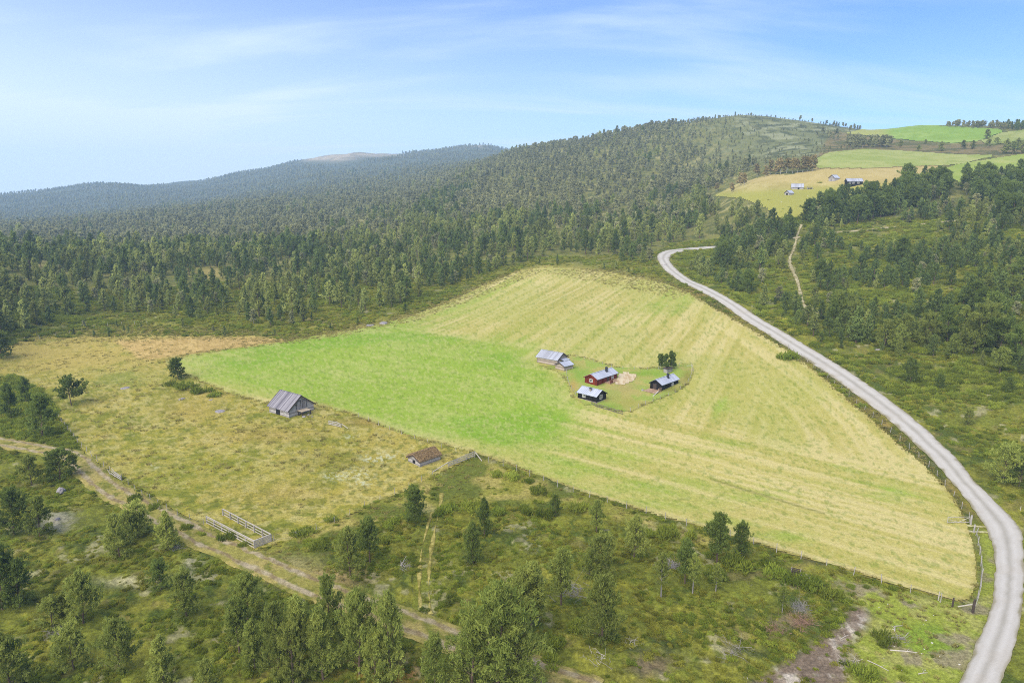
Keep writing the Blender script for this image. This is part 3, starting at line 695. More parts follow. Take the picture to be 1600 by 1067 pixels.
m_shrub = mat_leaf('juniper_shoots', alb(112, 134, 48), alb(188, 198, 80), .30, .48, 1.0)
m_heather = mat_leaf('heather_sprigs', alb(134, 142, 52), alb(210, 206, 90), .30, .48, 1.1)
m_drygrass = mat_leaf('dry_grass', alb(184, 176, 92), alb(220, 206, 132), .25, .5, 3.0)
m_twig = mat_basic('dead_twigs', alb(170, 164, 160), .9, .2, 4)
m_rusty = mat_basic('rusty_twigs', alb(166, 134, 112), .9, .2, 4)

def leaf_quads(cen, dirs, ln, wd, g, flat=0.0):
    """one narrow quad per leaf; dirs = long axis"""
    n = len(cen)
    dirs = dirs / np.linalg.norm(dirs, axis=1)[:, None]
    r = g.normal(size=(n, 3)); s = np.cross(dirs, r); s /= np.linalg.norm(s, axis=1)[:, None] + 1e-9
    a = dirs * (ln[:, None] / 2); b = s * (wd[:, None] / 2)
    v = np.stack([cen - a - b, cen + a - b * .6, cen + a + b * .6, cen - a + b], 1).reshape(-1, 3)
    return v, np.arange(n * 4).reshape(n, 4)

def trunk_mesh(mb, h, r0, bend, g, top=.95, n=6):
    k = 7; pts = []; rad = []
    bx, by = g.normal(size=2) * bend
    for i in range(k):
        t = i / (k - 1); pts.append((bx * math.sin(t * 2.2) * h, by * math.sin(t * 2.6) * h, t * h * top - (.15 if i == 0 else 0))); rad.append(r0 * (1 - t) ** .8 + r0 * .08)
    rad[0] *= 1.25
    mb.tube(pts, rad, n); return np.array(pts)

def pine_arrays(seed, h=1.0, radius=.24, base=.22, power=.75, tufts=260, per=9, ln=.055, wd=.018, umbrella=False, limbs=26, bend=.02, up=(.15, .9), droop=.0, clump=.05):
    """unit-height pine: trunk with limbs, and needle tufts set along the limbs"""
    g = np.random.default_rng(seed); mb = MB()
    tp = trunk_mesh(mb, h, .018 * h, bend, g)
    cen = []; dr = []; wt = []
    for i in range(limbs):
        t = base + (1 - base) * ((i + g.random()) / limbs) ** .9 * .97
        u = (t - base) / (1 - base)
        prof = (1 - u) ** power if not umbrella else (math.sin(min(1, u * 1.05 + .12) * math.pi) ** .45 * (1 - .55 * u) )
        if not umbrella and u < .16: prof *= .62 + 2.2 * u
        L_ = radius * prof * (.62 + .62 * g.random()) + .015
        a = i * 2.39996 + g.normal() * .5
        e = up[0] + (up[1] - up[0]) * u + g.normal() * .16
        p0 = np.array([np.interp(t * h * .95, tp[:, 2], tp[:, 0]), np.interp(t * h * .95, tp[:, 2], tp[:, 1]), t * h * .95])
        d = np.array([math.cos(a) * math.cos(e), math.sin(a) * math.cos(e), math.sin(e)])
        k = 4; pts = [p0 + d * L_ * j / k + np.array([0, 0, 1]) * L_ * ((.22 if not umbrella else .3) * (j / k) ** 2 - droop * (j / k)) for j in range(k + 1)]
        mb.tube(pts, [.0055 * h * (1 - .75 * j / k) * (L_ / radius * .6 + .4) for j in range(k + 1)], 3)
        m = max(2, int(tufts / limbs * (.4 + 1.0 * L_ / radius)))
        for j in range(m):
            s = .28 + .76 * math.sqrt((j + g.random()) / m)
            q = min(s, 1) * k; i0 = min(int(q), k - 1); b = pts[i0] + (pts[i0 + 1] - pts[i0]) * (q - i0)
            sp = clump * (.45 + .8 * L_ / radius)
            cen.append(b + g.normal(size=3) * sp * np.array([1, 1, .55])); dr.append(d * .8 + np.array([0, 0, .55])); wt.append(1)
    # leader
    for j in range(int(tufts * .06) + 3):
        cen.append(np.array([tp[-1, 0], tp[-1, 1], h * (1 - .12 * g.random())]) + g.normal(size=3) * .014); dr.append(np.array([0, 0, 1.])); wt.append(.8)
    cen = np.repeat(np.array(cen), per, 0); dr = np.repeat(np.array(dr), per, 0)
    n = len(cen); tint = np.repeat(np.repeat(g.random(n // per), per), 4)
    cen = cen + g.normal(size=(n, 3)) * .016; dr = dr + g.normal(size=(n, 3)) * .62
    v, q = leaf_quads(cen, dr, ln * (.6 + .8 * g.random(n)), wd * (.7 + .6 * g.random(n)), g)
    return mb, v, q, tint

def birch_arrays(seed, tufts=420, per=7, ln=.035, wd=.026, rad=(.27, .27, .36), cz=.6, bend=.03, stems=1):
    g = np.random.default_rng(seed); mb = MB(); cen = []; lobes = []
    tp = trunk_mesh(mb, 1.0, .016, bend, g, .9)
    for i in range(19):
        t = .14 + .76 * g.random(); a = i * 2.4 + g.random(); e = .5 + .5 * g.random(); L_ = rad[0] * (.7 + .5 * g.random()) * (1.1 - .5 * t)
        p0 = np.array([np.interp(t * .9, tp[:, 2], tp[:, 0]), np.interp(t * .9, tp[:, 2], tp[:, 1]), t * .9]); d = np.array([math.cos(a) * math.cos(e), math.sin(a) * math.cos(e), math.sin(e)])
        mb.tube([p0, p0 + d * L_ * .5, p0 + d * L_], [.007, .005, .002], 3); lobes.append((p0 + d * L_ * .9, .10 + .06 * g.random()))
    lobes.append((np.array([0, 0, .9]), .1))
    for j in range(tufts):
        c, r = lobes[g.integers(len(lobes))]; q = g.normal(size=3); q /= np.linalg.norm(q); cen.append(c + q * r * g.random() ** .4 * np.array([1, 1, .85]))
    cen = np.repeat(np.array(cen), per, 0); n = len(cen); tint = np.repeat(np.repeat(g.random(n // per), per), 4)
    cen = cen + g.normal(size=(n, 3)) * .02
    v, q = leaf_quads(cen, g.normal(size=(n, 3)), ln * (.6 + .8 * g.random(n)), wd * (.7 + .6 * g.random(n)), g)
    return mb, v, q, tint

def shrub_arrays(seed, n=420, ln=.16, wd=.05, shape=(1, 1, .5), lobes=9, upright=.6):
    """unit-radius low bush of shoots"""
    g = np.random.default_rng(seed); L_ = []
    for i in range(lobes):
        a = g.random() * 6.283; r = .62 * math.sqrt(g.random()); L_.append((np.array([math.cos(a) * r, math.sin(a) * r, .12 + .2 * g.random()]), .28 + .2 * g.random()))
    k = g.integers(lobes, size=n); c = np.array([L_[i][0] for i in k]); r = np.array([L_[i][1] for i in k])
    q = g.normal(size=(n, 3)); q[:, 2] = np.abs(q[:, 2]) * .9 - .1; q /= np.linalg.norm(q, axis=1)[:, None]
    p = (c + q * (r * (.65 + .4 * g.random(n)))[:, None]) * np.array(shape); p[:, 2] = np.maximum(p[:, 2], .01)
    d = q + g.normal(size=(n, 3)) * .4 + np.array([0, 0, upright])
    v, f = leaf_quads(p, d, ln * (.6 + .8 * g.random(n)), wd * (.6 + .8 * g.random(n)), g)
    return v, f, np.repeat(.7 * g.random(lobes)[k] + .3 * g.random(n), 4)

def tintc(t): return np.stack([t, t, t], -1)
def crown_mesh(name, v, q, tint, mat): return np_mesh(name, v, q, mats=[mat], colors=tintc(tint))
def whole_mesh(name, mb, v, q, tint, bark, leaf):
    """trunk and crown in one mesh, for the woods that read as a mass"""
    tv = np.array(mb.v); tf = [f for f in mb.f]
    quads = [f for f in tf if len(f) == 4]
    V = np.vstack([tv, v]); Q = np.vstack([np.array(quads), q + len(tv)])
    mi = np.r_[np.zeros(len(quads)), np.ones(len(q))]
    return np_mesh(name, V, Q, mats=[bark, leaf], midx=mi, colors=tintc(np.r_[np.zeros(len(tv)), tint]))

# pines near enough to be things: trunk and crown meshes of nine habits
PINES = []
for i, kw in enumerate([dict(radius=.30, power=.55, base=.07), dict(radius=.35, power=.46, base=.05, limbs=34), dict(radius=.26, power=.7, base=.04, limbs=34), dict(radius=.36, power=.45, base=.10, limbs=32, bend=.035),
                        dict(radius=.27, power=.55, base=.26, limbs=26), dict(radius=.43, power=.40, base=.03, limbs=38, up=(.25, 1.0), tufts=560), dict(radius=.20, power=.7, base=.32, limbs=22, tufts=200)]):
    kw = dict(dict(tufts=500, per=17, ln=.038, wd=.012), **kw); PINES.append(pine_arrays(100 + i, **kw))
PINES.append(pine_arrays(131, radius=.66, base=.26, umbrella=True, limbs=34, tufts=680, per=16, ln=.05, wd=.016, bend=.03, up=(.05, .5), clump=.05))    # the lone wide pine
PINES.append(pine_arrays(142, radius=.44, base=.05, power=.38, limbs=34, tufts=600, per=14, ln=.045, wd=.014, up=(.1, .6)))
HABIT = ['slim', 'broad', 'conical', 'crooked', 'long stemmed', 'bushy', 'thin', 'wide flat crowned', 'dense rounded']
PINE_ME = [(mb.mesh('trunk', m_bark if i != 6 else m_bark_grey), crown_mesh('crown', v, q, t, m_pine), crown_mesh('crown', v, q, t, m_pine_dark)) for i, (mb, v, q, t) in enumerate(PINES)]
LOWP = []
for i, kw in enumerate([dict(radius=.21, power=.75, base=.06), dict(radius=.25, power=.65, base=.10), dict(radius=.17, power=.85, base=.04), dict(radius=.29, power=.5, base=.14), dict(radius=.22, power=.7, base=.18), dict(radius=.19, power=.95, base=.05)]):
    kw = dict(dict(tufts=150, per=8, ln=.07, wd=.022, limbs=20), **kw); mb, v, q, t = pine_arrays(200 + i, **kw)
    LOWP.append((mb.mesh('trunk', m_bark), crown_mesh('crown', v, q, t, m_forest), whole_mesh('forest_pine', mb, v, q, t, m_bark, m_forest), crown_mesh('crown', v, q, t, m_forest_dark), whole_mesh('forest_pine', mb, v, q, t, m_bark, m_forest_dark)))
LOWB = []
for i in range(2):
    mb, v, q, t = birch_arrays(300 + i, 190, 7, .06, .045)
    LOWB.append((mb.mesh('trunk', m_birch_bark), crown_mesh('crown', v, q, t, m_autumn), whole_mesh('forest_birch', mb, v, q, t, m_bark_grey, m_slope)))
BIRCH = []
for i in range(3):
    mb, v, q, t = birch_arrays(320 + i, 900, 9, .036, .024, cz=.6); BIRCH.append((mb.mesh('trunk', m_birch_bark), crown_mesh('crown', v, q, t, m_birch)))

def add_tree(name, pos, h, trunk, crown, rz, label, cat, group, wide=1.0, lean=(0, 0)):
    r = empty(name, pos, rz, label, cat, group); r.rotation_euler = (lean[0], lean[1], rz)
    r.scale = (h * wide, h * wide, h)
    link('trunk', trunk, r); link('crown', crown, r); return r

# ---------------------------------------------------------------- instanced masses (woods, ground cover)
def scatter_object(name, pts, scale, rot, pick, sources, kind='stuff', tilt=0.0):
    me = bpy.data.meshes.new(name + '_points'); me.vertices.add(len(pts)); me.vertices.foreach_set('co', np.ascontiguousarray(pts, np.float32).ravel())
    for nm, ty, arr, key in (('sc', 'FLOAT_VECTOR', scale, 'vector'), ('ro', 'FLOAT_VECTOR', rot, 'vector'), ('pk', 'INT', pick, 'value')):
        a = me.attributes.new(nm, ty, 'POINT'); a.data.foreach_set(key, np.ascontiguousarray(arr, np.int32 if ty == 'INT' else np.float32).ravel())
    o = tag(link(name, me), kind=kind)
    c = bpy.data.collections.new(name + '_kinds')
    for i, s in enumerate(sources): c.objects.link(bpy.data.objects.new('%s_kind_%02d' % (name, i), s))
    ng = bpy.data.node_groups.new(name + '_scatter', 'GeometryNodeTree')
    ng.interface.new_socket('Geometry', in_out='INPUT', socket_type='NodeSocketGeometry'); ng.interface.new_socket('Geometry', in_out='OUTPUT', socket_type='NodeSocketGeometry')
    N, L = ng.nodes, ng.links; gi = N.new('NodeGroupInput'); go = N.new('NodeGroupOutput'); ip = N.new('GeometryNodeInstanceOnPoints'); ci = N.new('GeometryNodeCollectionInfo')
    ci.inputs['Collection'].default_value = c; ci.inputs['Separate Children'].default_value = True; ci.inputs['Reset Children'].default_value = True
    def na(nm, ty):
        n = N.new('GeometryNodeInputNamedAttribute'); n.data_type = ty; n.inputs['Name'].default_value = nm; return n.outputs['Attribute']
    L.new(gi.outputs[0], ip.inputs['Points']); L.new(ci.outputs[0], ip.inputs['Instance']); ip.inputs['Pick Instance'].default_value = True
    L.new(na('pk', 'INT'), ip.inputs['Instance Index']); L.new(na('sc', 'FLOAT_VECTOR'), ip.inputs['Scale'])
    e = N.new('FunctionNodeEulerToRotation'); L.new(na('ro', 'FLOAT_VECTOR'), e.inputs[0]); L.new(e.outputs[0], ip.inputs['Rotation'])
    L.new(ip.outputs[0], go.inputs[0])
    md = o.modifiers.new('scatter', 'NODES'); md.node_group = ng
    return o
# ---------------------------------------------------------------- where the trees stand
FOREST = [(-160,560),(-20,535),(60,512),(150,486),(300,498),(450,512),(540,496),(610,486),(700,450),(780,420),(850,404),(960,408),(1012,414),(1022,398),(1050,380),(1110,372),(1200,346),(1208,346),(1170,336),(1106,326),(1096,310),(1128,288),(1165,272),(1200,258),(1130,235),(1060,195),(1060,150),(-160,150)]
DARK_R = [(1258,352),(1262,338),(1300,322),(1345,320),(1388,304),(1420,292),(1480,285),(1488,296),(1470,312),(1430,326),(1392,338),(1340,350),(1290,356)]
DARK_R2 = [(1500,292),(1560,285),(1720,280),(1720,360),(1590,345),(1520,330)]
MID_C = [(1118,425),(1122,402),(1128,374),(1200,350),(1240,352),(1246,388),(1215,402),(1160,412)]
HEATH_R = [(1060,430),(1110,410),(1200,400),(1260,360),(1400,345),(1480,320),(1720,310),(1720,640),(1590,600),(1480,560),(1380,560),(1300,545),(1230,520),(1150,480)]
HEATH_R_D = [(1290,400),(1340,370),(1400,355),(1480,325),(1720,315),(1720,600),(1590,570),(1500,545),(1430,500),(1340,500)]
HILL_SP = [(1060,190),(1150,172),(1290,186),(1340,200),(1330,215),(1290,235),(1255,255),(1195,265),(1130,240)]

ROAD_T = ROAD_C; TRACK_T = tc_
def near_line(x, y, line, r):
    out = np.zeros(len(x), bool); l = line[::4]
    for i in range(0, len(x), 4000):
        out[i:i + 4000] = (((x[i:i + 4000, None] - l[None, :, 0]) ** 2 + (y[i:i + 4000, None] - l[None, :, 1]) ** 2).min(1) < r * r)
    return out

def throw(n, d0, d1, a0, a1, seed):
    g = np.random.default_rng(seed); d = np.sqrt(g.random(n) * (d1 * d1 - d0 * d0) + d0 * d0); a = a0 + (a1 - a0) * g.random(n)
    x, y = d * np.sin(a), d * np.cos(a); z = height(x, y); px, py, zc = project(x, y, z); return g, x, y, z, px, py, d, zc

T = []   # x, y, z, height, rotation, variant, zone
def spread(n, d0, d1, a0, a1, seed, rule, zone, hfun, sep):
    g, x, y, z, px, py, d, zc = throw(n, d0, d1, a0, a1, seed)
    ok = g.random(n) < rule(px, py, x, y, d)
    sel = np.nonzero(ok)[0]; cell = {}; keep = []
    for i in sel:
        s = sep(d[i]); k = (int(x[i] // s), int(y[i] // s)); bad = False
        for ax in (-1, 0, 1):
            for by in (-1, 0, 1):
                for j in cell.get((k[0] + ax, k[1] + by), ()):
                    if (x[i] - x[j]) ** 2 + (y[i] - y[j]) ** 2 < s * s: bad = True; break
        if not bad: cell.setdefault(k, []).append(i); keep.append(i)
    k = np.array(keep, int)
    hh = hfun(px[k], py[k], d[k], g)
    for i, h in zip(k, hh): T.append((x[i], y[i], z[i], h, g.random() * 6.283, int(g.integers(6)), zone))

def rule_forest(px, py, x, y, d):
    r = np.where(inside(px, py, FOREST), 1.0, 0)
    n = fbm(x / 30, y / 30, 501, 3)
    r = r * (.06 + .94 * sstep(.37, .55, n * .6 + fbm(x / 11, y / 11, 503, 2) * .4))
    # thins out towards the field, and in the openings
    low = soft(px, py, TOPM, 14, 8, 31); r = r * (1 - .72 * low) * (1 - .6 * soft(px, py, TOPM, 34, 8, 32))
    r = np.where((r == 0) & inside(px, py, TOPM) & (d > 190) & (d < 330) & (soft(px, py, FIELD, 12, 8, 63) < .02) & ~inside(px, py, PASTURE), .22 * sstep(.4, .6, n), r)
    for cx, cy, sx, sy, s in ((332,428,26,12,.95),(130,382,44,9,.7),(185,372,30,7,.7),(48,414,30,6,.8),(440,470,50,34,.72),(380,455,40,22,.5),(500,495,60,18,.6),(400,388,24,8,.6),(960,395,60,14,.55),(240,505,120,10,.6),(560,480,30,14,.4)):
        r = r * (1 - s * np.exp(-(((px - cx) / sx) ** 2 + ((py - cy) / sy) ** 2)))
    hs = hillw(px, py, d); r = np.where((px > 1000) & (px < 1345) & (py < 262) & (d > 480) & (py > 165) & (r == 0) & ~inside(px, py, FM2), 1.0, r) * (1 - .80 * hs)
    r = r * (1 - .45 * sstep(1000, 1170, px + (n - .5) * 160) * sstep(300, 268, py)) * (1 - .3 * sstep(300, 240, py))
    bald = 2.2 * np.exp(-(((px - 512) / 44) ** 2 + ((py - 247) / 11) ** 2)) + 1.5 * np.exp(-(((px - 590) / 44) ** 2 + ((py - 242) / 6) ** 2)) + .7 * np.exp(-(((px - 745) / 44) ** 2 + ((py - 227) / 3.5) ** 2))
    return r * (1 - np.clip(bald * 1.3, 0, 1)) * (x > -9999)
def h_forest(px, py, d, g):
    h = 8.6 + 2.1 * g.normal(size=len(px)); edge = soft(px, py, TOPM, 22, 8, 37); h *= (1 - .5 * edge) * (.72 + .56 * fbm(px / 60, py / 26, 511, 3))
    h = np.where(d > 1100, h * 1.1, h * (.84 + .16 * sstep(300, 520, d))); h = h * (1 - .42 * hillw(px, py, d)); h = np.where(inside(px, py, FOREST), h, h * .55); small = g.random(len(px)) < .2; return np.clip(np.where(small, h * .55, h), 2.2, 14)
spread(16000, 190, 460, R(-41), R(41), 1, rule_forest, 'forest', h_forest, lambda d: 3.6)
spread(46000, 460, 1150, R(-41), R(30), 2, rule_forest, 'forest', h_forest, lambda d: 4.0)
spread(62000, 1150, 3100, R(-41), R(6), 3, lambda px, py, x, y, d: rule_forest(px, py, x, y, d) * .9, 'forest', h_forest, lambda d: 5.5)

def rule_right(px, py, x, y, d):
    r = np.where(inside(px, py, DARK_R) | inside(px, py, DARK_R2), 1.0, 0); r = np.where(inside(px, py, MID_C), .8, r)
    n = fbm(x / 18, y / 18, 502, 3)
    w = soft(px, py, HEATH_R_D, 40, 10, 41); hr = inside(px, py, HEATH_R)
    r = np.where((r == 0) & hr, (.36 + .9 * w) * sstep(.32, .56, n), r)
    r = np.where(near_line(x, y, ROAD_T, 7), 0, r)
    pth = (np.abs(px - np.interp(py, [352, 376, 403, 420, 440, 470, 491, 511], [1252, 1244, 1234, 1237, 1247, 1254, 1263, 1276])) < 9) & (py > 345) & (py < 515)
    dy_ = py - np.interp(px, [1238, 1330, 1465], [373, 362, 348]); at_ = (dy_ > -3) & (dy_ < 15 + 6 * np.sin(px / 17)) & (px > 1238) & (px < 1490)
    return np.where(pth | at_, 0, r)
def h_right(px, py, d, g):
    h = 5.6 + 1.3 * g.normal(size=len(px)); h = np.where(inside(px, py, DARK_R) | inside(px, py, DARK_R2), 9.4 + 1.2 * g.normal(size=len(px)), h); h = np.where(inside(px, py, MID_C), 7.4 + 1.2 * g.normal(size=len(px)), h)
    return np.clip(np.where(g.random(len(px)) < .36, h * .58, h), 1.6, 12)
spread(30000, 110, 480, R(8), R(43), 4, rule_right, 'right', h_right, lambda d: 2.7)
# belts and single trees of the upper farm
def belt(pts, n, h, zone, seed, jx=4, jy=1.2):
    g = np.random.default_rng(seed); q = np.array(pts, float)
    for i in range(n):
        t = g.random() * (len(q) - 1); k = min(int(t), len(q) - 2); p = q[k] + (q[k + 1] - q[k]) * (t - k) + g.normal(size=2) * (jx, jy)
        w_ = at(p[0], p[1]); T.append((w_[0], w_[1], w_[2], h * (.75 + .5 * g.random()), g.random() * 6.28, int(g.integers(6)), zone))
belt([(1326,228),(1345,230),(1372,229),(1394,230)], 46, 9.5, 'copse', 11, 3, 1.5)
belt([(1330,203),(1400,199.5)], 80, 5.2, 'ridge', 12, 6, .6); belt([(1480,197.5),(1540,199.5),(1600,203),(1680,203)], 130, 6.2, 'ridge', 13, 5, 1.0); belt([(1262,187),(1330,201)], 30, 6.5, 'ridge', 14, 7, 1.4); belt([(1290,212),(1310,222)], 8, 7, 'ridge', 17, 5, 3)
for x, y, h in ((1407,231,5.5),(1435,237,5),(1470,236,6.5),(1504,234,6.5),(1520,233,6),(1545,231,6),(1572,240,9),(1582,241,8),(1590,233,7),(1596,240,8),(1543,218,7.5),(1446,226,4),(1557,226,5)):
    w_ = at(x, y); T.append((w_[0], w_[1], w_[2], h, x * 1.7, x % 6, 'farmtree'))
AUT = []
for x, y, h in ((1156,291,8.5),(1163,290,7.5),(1183,277,8.5),(1203,273,9),(1212,273,8),(1220,272,9.5),(1229,271,9),(1238,271,9),(1246,271,8.5),(1254,270,9.5),(1262,269,9),(1269,268,9.5),(1196,277,7),(1144,302,6),(1120,300,6)):
    w_ = at(x, y); AUT.append((w_, h * 1.05))

# near pines read off one by one: x, top, foot, habit, width, tone
NEARP = [(112,590,634,7,1.0,1),(279,561,593,8,1.0,1),(3,520,560,8,1.05,1),(42,590,632,0,1.0,1),(66,618,684,1,1.1,1),(18,600,655,0,1.0,1),(94,704,748,8,1.3,1),(50,712,756,3,1.1,0),(22,770,835,5,1.2,1),(62,780,838,1,1.1,0),(4,868,952,5,1.2,1),(30,882,950,1,1.0,1),
 (216,788,838,8,1.0,0),(188,806,872,1,1.0,0),(205,800,846,3,1.2,0),(264,800,858,2,1.1,0),(130,902,978,3,1.1,0),(82,940,985,5,1.2,0),(104,930,975,1,1.0,0),(253,879,922,5,1.2,1),(292,896,964,1,1.0,0),(115,984,1045,8,.9,0),(190,976,1050,5,1.0,0),(386,902,978,3,1.0,0),(374,940,1018,4,1.0,0),
 (400,974,1045,2,1.1,0),(258,1000,1072,2,1.1,0),(330,1036,1100,1,1.0,0),(20,1004,1085,5,1.1,0),(436,952,1062,1,1.0,0),(470,942,1050,4,1.1,0),(458,985,1075,5,1.0,0),(518,905,1000,1,1.0,0),(505,958,1062,0,1.2,0),(560,935,1056,3,1.1,0),(582,972,1050,1,.9,0),(612,942,1072,3,.9,0),(586,1000,1075,5,1.0,0),(682,1000,1085,1,1.0,0),(735,975,1085,1,1.2,0),
 (775,930,1085,3,1.15,0),(810,985,1095,1,1.1,0),(830,888,984,4,1.1,0),(549,828,904,3,.9,0),(578,812,880,4,1.0,1),(647,764,816,8,.85,1),(740,818,880,2,1.1,1),(757,780,838,0,.8,1),(932,784,834,4,1.0,0),(868,775,806,5,.9,1),(990,808,872,3,1.0,0),(938,838,908,1,1.0,0),(922,862,908,5,.8,0),
 (877,864,946,4,1.0,0),(940,906,1008,1,.95,0),(812,900,985,3,1.0,0),(1033,868,934,6,1.0,0),(1070,846,912,4,.95,1),(1082,868,926,6,1.0,0),(1120,806,882,4,1.1,1),(1158,819,870,1,1.0,1),(1118,882,924,6,1.2,0),(1222,918,958,6,1.3,0),(948,838,880,5,.9,0),(700,930,948,5,1,0),
 (1566,698,756,5,1.5,0),(1592,716,760,8,1.1,1),(1422,562,600,5,1.1,1),(1381,500,544,1,1.1,0),(1404,508,552,0,1.2,0),(1310,455,505,1,1.1,0),(1300,468,512,2,1.1,1),(1336,470,512,3,1.1,0),(1448,492,546,5,1.0,0),(1480,478,536,1,1.2,1),(1508,500,548,2,1.1,0),(1535,478,548,5,1.2,0),(1560,500,556,8,1.2,1),(1590,512,572,5,1.2,1),(1545,458,530,1,1.1,1),(1575,590,614,5,1.2,1),(1468,586,610,5,1.0,1),(1512,640,664,5,1.1,0),(1404,528,560,2,.9,0)]
NP = []
for x, yt, yb, hb, wd_, dk in NEARP:
    p = at(x, yb)
    zc = (p[1]) * CP - (p[2] - CAM_H) * SP
    h = (yb - yt) / (F_PX / zc) / math.cos(PITCH + math.atan((.5 * (yb + yt) - H_PX / 2) / F_PX) * .9)
    NP.append((p, h, hb, wd_, dk, x, yb))
EXTRA = []
# ---------------------------------------------------------------- plant the pines
UNIQUE = {(112, 634): 'lone wide flat crowned pine standing in the middle of the dry left pasture', (279, 593): 'small dark pine at the pointed tip of the bright green field',
 (3, 560): 'dark pine cut off by the left picture edge above the pasture corner', (94, 748): 'broad low dark pine beside the bend of the farm track',
 (253, 922): 'small dark round pine on the pale stony strip of the heath', (647, 816): 'dark bushy pine on a bare stem at the top of the two wheel lines',
 (1120, 882): 'taller of the two dark pines against the lower edge of the mown field', (1158, 870): 'shorter right hand pine of the pair against the lower field edge',
 (775, 1085): 'largest grey green pine at the bottom middle of the photo', (940, 1008): 'tall full pine on a pale bare stem above dead branches on the heath',
 (877, 946): 'slender pine on a grey stem beside a pale heap of dead branches', (1033, 934): 'thin pale green pine with a long bare stem right of the dead branch heap',
 (830, 984): 'olive pine just behind the largest pine at the bottom middle', (740, 880): 'narrow conical dark pine right of the wheel lines across the heath', (757, 838): 'slim small pine behind the narrow conical pine near the hut fence',
 (1222, 958): 'thin young pine left of the grey dead bush', (1566, 756): 'broad bright bush pine right of the gravel road above its bend', (1422, 600): 'single low dark bushy pine right of the middle of the gravel road',
 (264, 858): 'greyish thin pine standing right at the farm track below the small broken fence', (130, 978): 'crooked grey green pine with a grey bush at its foot, lower left heath',
 (190, 1050): 'rounded dense pine standing alone near the bottom left', (115, 1045): 'small rounded pine left of the dense rounded pine near the bottom left', (518, 1000): 'conical pine whose top touches the farm track at the bottom',
 (868, 806): 'smallest dark pine among the junipers below the field corner', (578, 880): 'dark long stemmed pine of the pair between pen and wheel lines', (549, 904): 'grey olive pine of the pair between pen and wheel lines'}
def near_zone(x, y):
    if x < 130 and y < 700: return 'dark pine in the scrub between the left picture edge and the pasture', 'pines in the scrub left of the pasture'
    if x < 110 and y < 900: return 'bushy dark pine in the thicket left of the farm track', 'pines in the thicket left of the track'
    if x < 60: return 'dark green pine at the left picture edge below the farm track', 'pines at the lower left edge'
    if x < 420 and y < 990: return 'grey green pine on the heath below the farm track', 'pines on the lower left heath'
    if x < 420: return 'light green pine along the bottom left edge of the photo', 'pines along the bottom left edge'
    if x < 760 and y > 930: return 'full grey green pine in the row hiding the farm track at the bottom', 'row of pines at the bottom of the track'
    if x < 860 and y > 930: return 'grey green pine crowding the largest pine at the bottom', 'pines around the largest bottom pine'
    if x < 1250: return 'young pine scattered on the heath below the mown field', 'pines on the heath below the field'
    return 'olive green pine on the heath slope right of the gravel road', 'pines right of the road'
n_ind = 0
for (p, h, hb, wd_, dk, x, yb) in NP:
    tr, c0, c1 = PINE_ME[hb]; u = UNIQUE.get((x, yb)); zl, zg = near_zone(x, yb)
    lbl = u or zl
    add_tree('pine_tree', p, h, tr, c1 if dk else c0, (x * 1.37) % 6.28, lbl, 'pine tree', zg if not u else None, (.82 if x < 420 or x > 1250 else .6 if x < 720 and yb > 960 else .8) * min(wd_, 1.25) if hb < 7 else .9 * wd_); n_ind += 1

Tn = np.array([t[:6] for t in T]); Tz = [t[6] for t in T]
tpx, tpy, tzc = project(Tn[:, 0], Tn[:, 1], Tn[:, 2]); size = Tn[:, 3] / tzc
infr = (tpx > 4) & (tpx < 1596) & (tpy > 150) & (tpy < 1060)
special = np.array([z == 'farmtree' for z in Tz])
rank = np.argsort(-(size * infr * ~special)); pick = set(rank[:300 - n_ind].tolist())
def zone_label(z, px, py):
    if z == 'forest':
        if px < 450: return 'pine in the front ranks of the forest behind the dry left pasture', 'pines at the forest edge behind the pasture'
        if px < 700: return 'pine at the forest edge above the upper left side of the bright green field', 'pines at the forest edge above the green field'
        return 'pine at the forest edge behind the far end of the mown field', 'pines at the forest edge behind the far field end'
    if inside(np.array([px]), np.array([py]), DARK_R)[0]: return 'tall dark pine in the stand just below the far farm buildings', 'stand of pines below the far farm'
    if inside(np.array([px]), np.array([py]), MID_C)[0]: return 'dark pine in the dense stand between road bend and footpath', 'stand of pines behind the road bend'
    if px > 1275: return 'young pine on the open heath right of the narrow footpath', 'pines on the heath right of the footpath'
    return 'small pine on the heath between gravel road and narrow footpath', 'pines between road and footpath'
for i in sorted(pick):
    x, y, z, h, rz, va = Tn[i]; va = int(va); lb, gr = zone_label(Tz[i], tpx[i], tpy[i])
    wde = 1.15 if Tz[i] == 'right' else 1.0
    if Tz[i] == 'right' and i % 2 == 0: tr, c = PINE_ME[va][0], PINE_ME[va][1 + (h > 7)]
    elif (Tz[i] == 'right' and h > 7) or fbm(x / 22, y / 22, 556, 2) > .54: tr, c = LOWP[va][0], LOWP[va][3]
    else: tr, c = LOWP[va][0], LOWP[va][1]
    add_tree('pine_tree', (x, y, z - .05), h, tr, c, rz, lb, 'pine tree', gr, wde)
for i in np.nonzero(special)[0]:
    x, y, z, h, rz, va = Tn[i]
    add_tree('meadow_tree', (x, y, z), h, LOWP[int(va)][0], LOWP[int(va)][1], rz, 'dark rounded tree standing alone on the strip between the upper farm meadows', 'tree', 'single trees between the upper meadows', 1.6)
for (w_, h) in AUT:
    i = int(w_[0]) % 2; add_tree('birch_tree', w_, h, LOWB[i][0], LOWB[i][1], w_[0], 'brownish autumn birch in the row left of the upper green meadow', 'birch tree', 'birches beside the far farm', 1.05)
rest = np.array([i for i in range(len(T)) if i not in pick and not special[i]])
g = np.random.default_rng(77)
hv = Tn[rest, 3]; wv = hv * (.85 + .4 * g.random(len(rest)))
pk = Tn[rest, 5].astype(int)
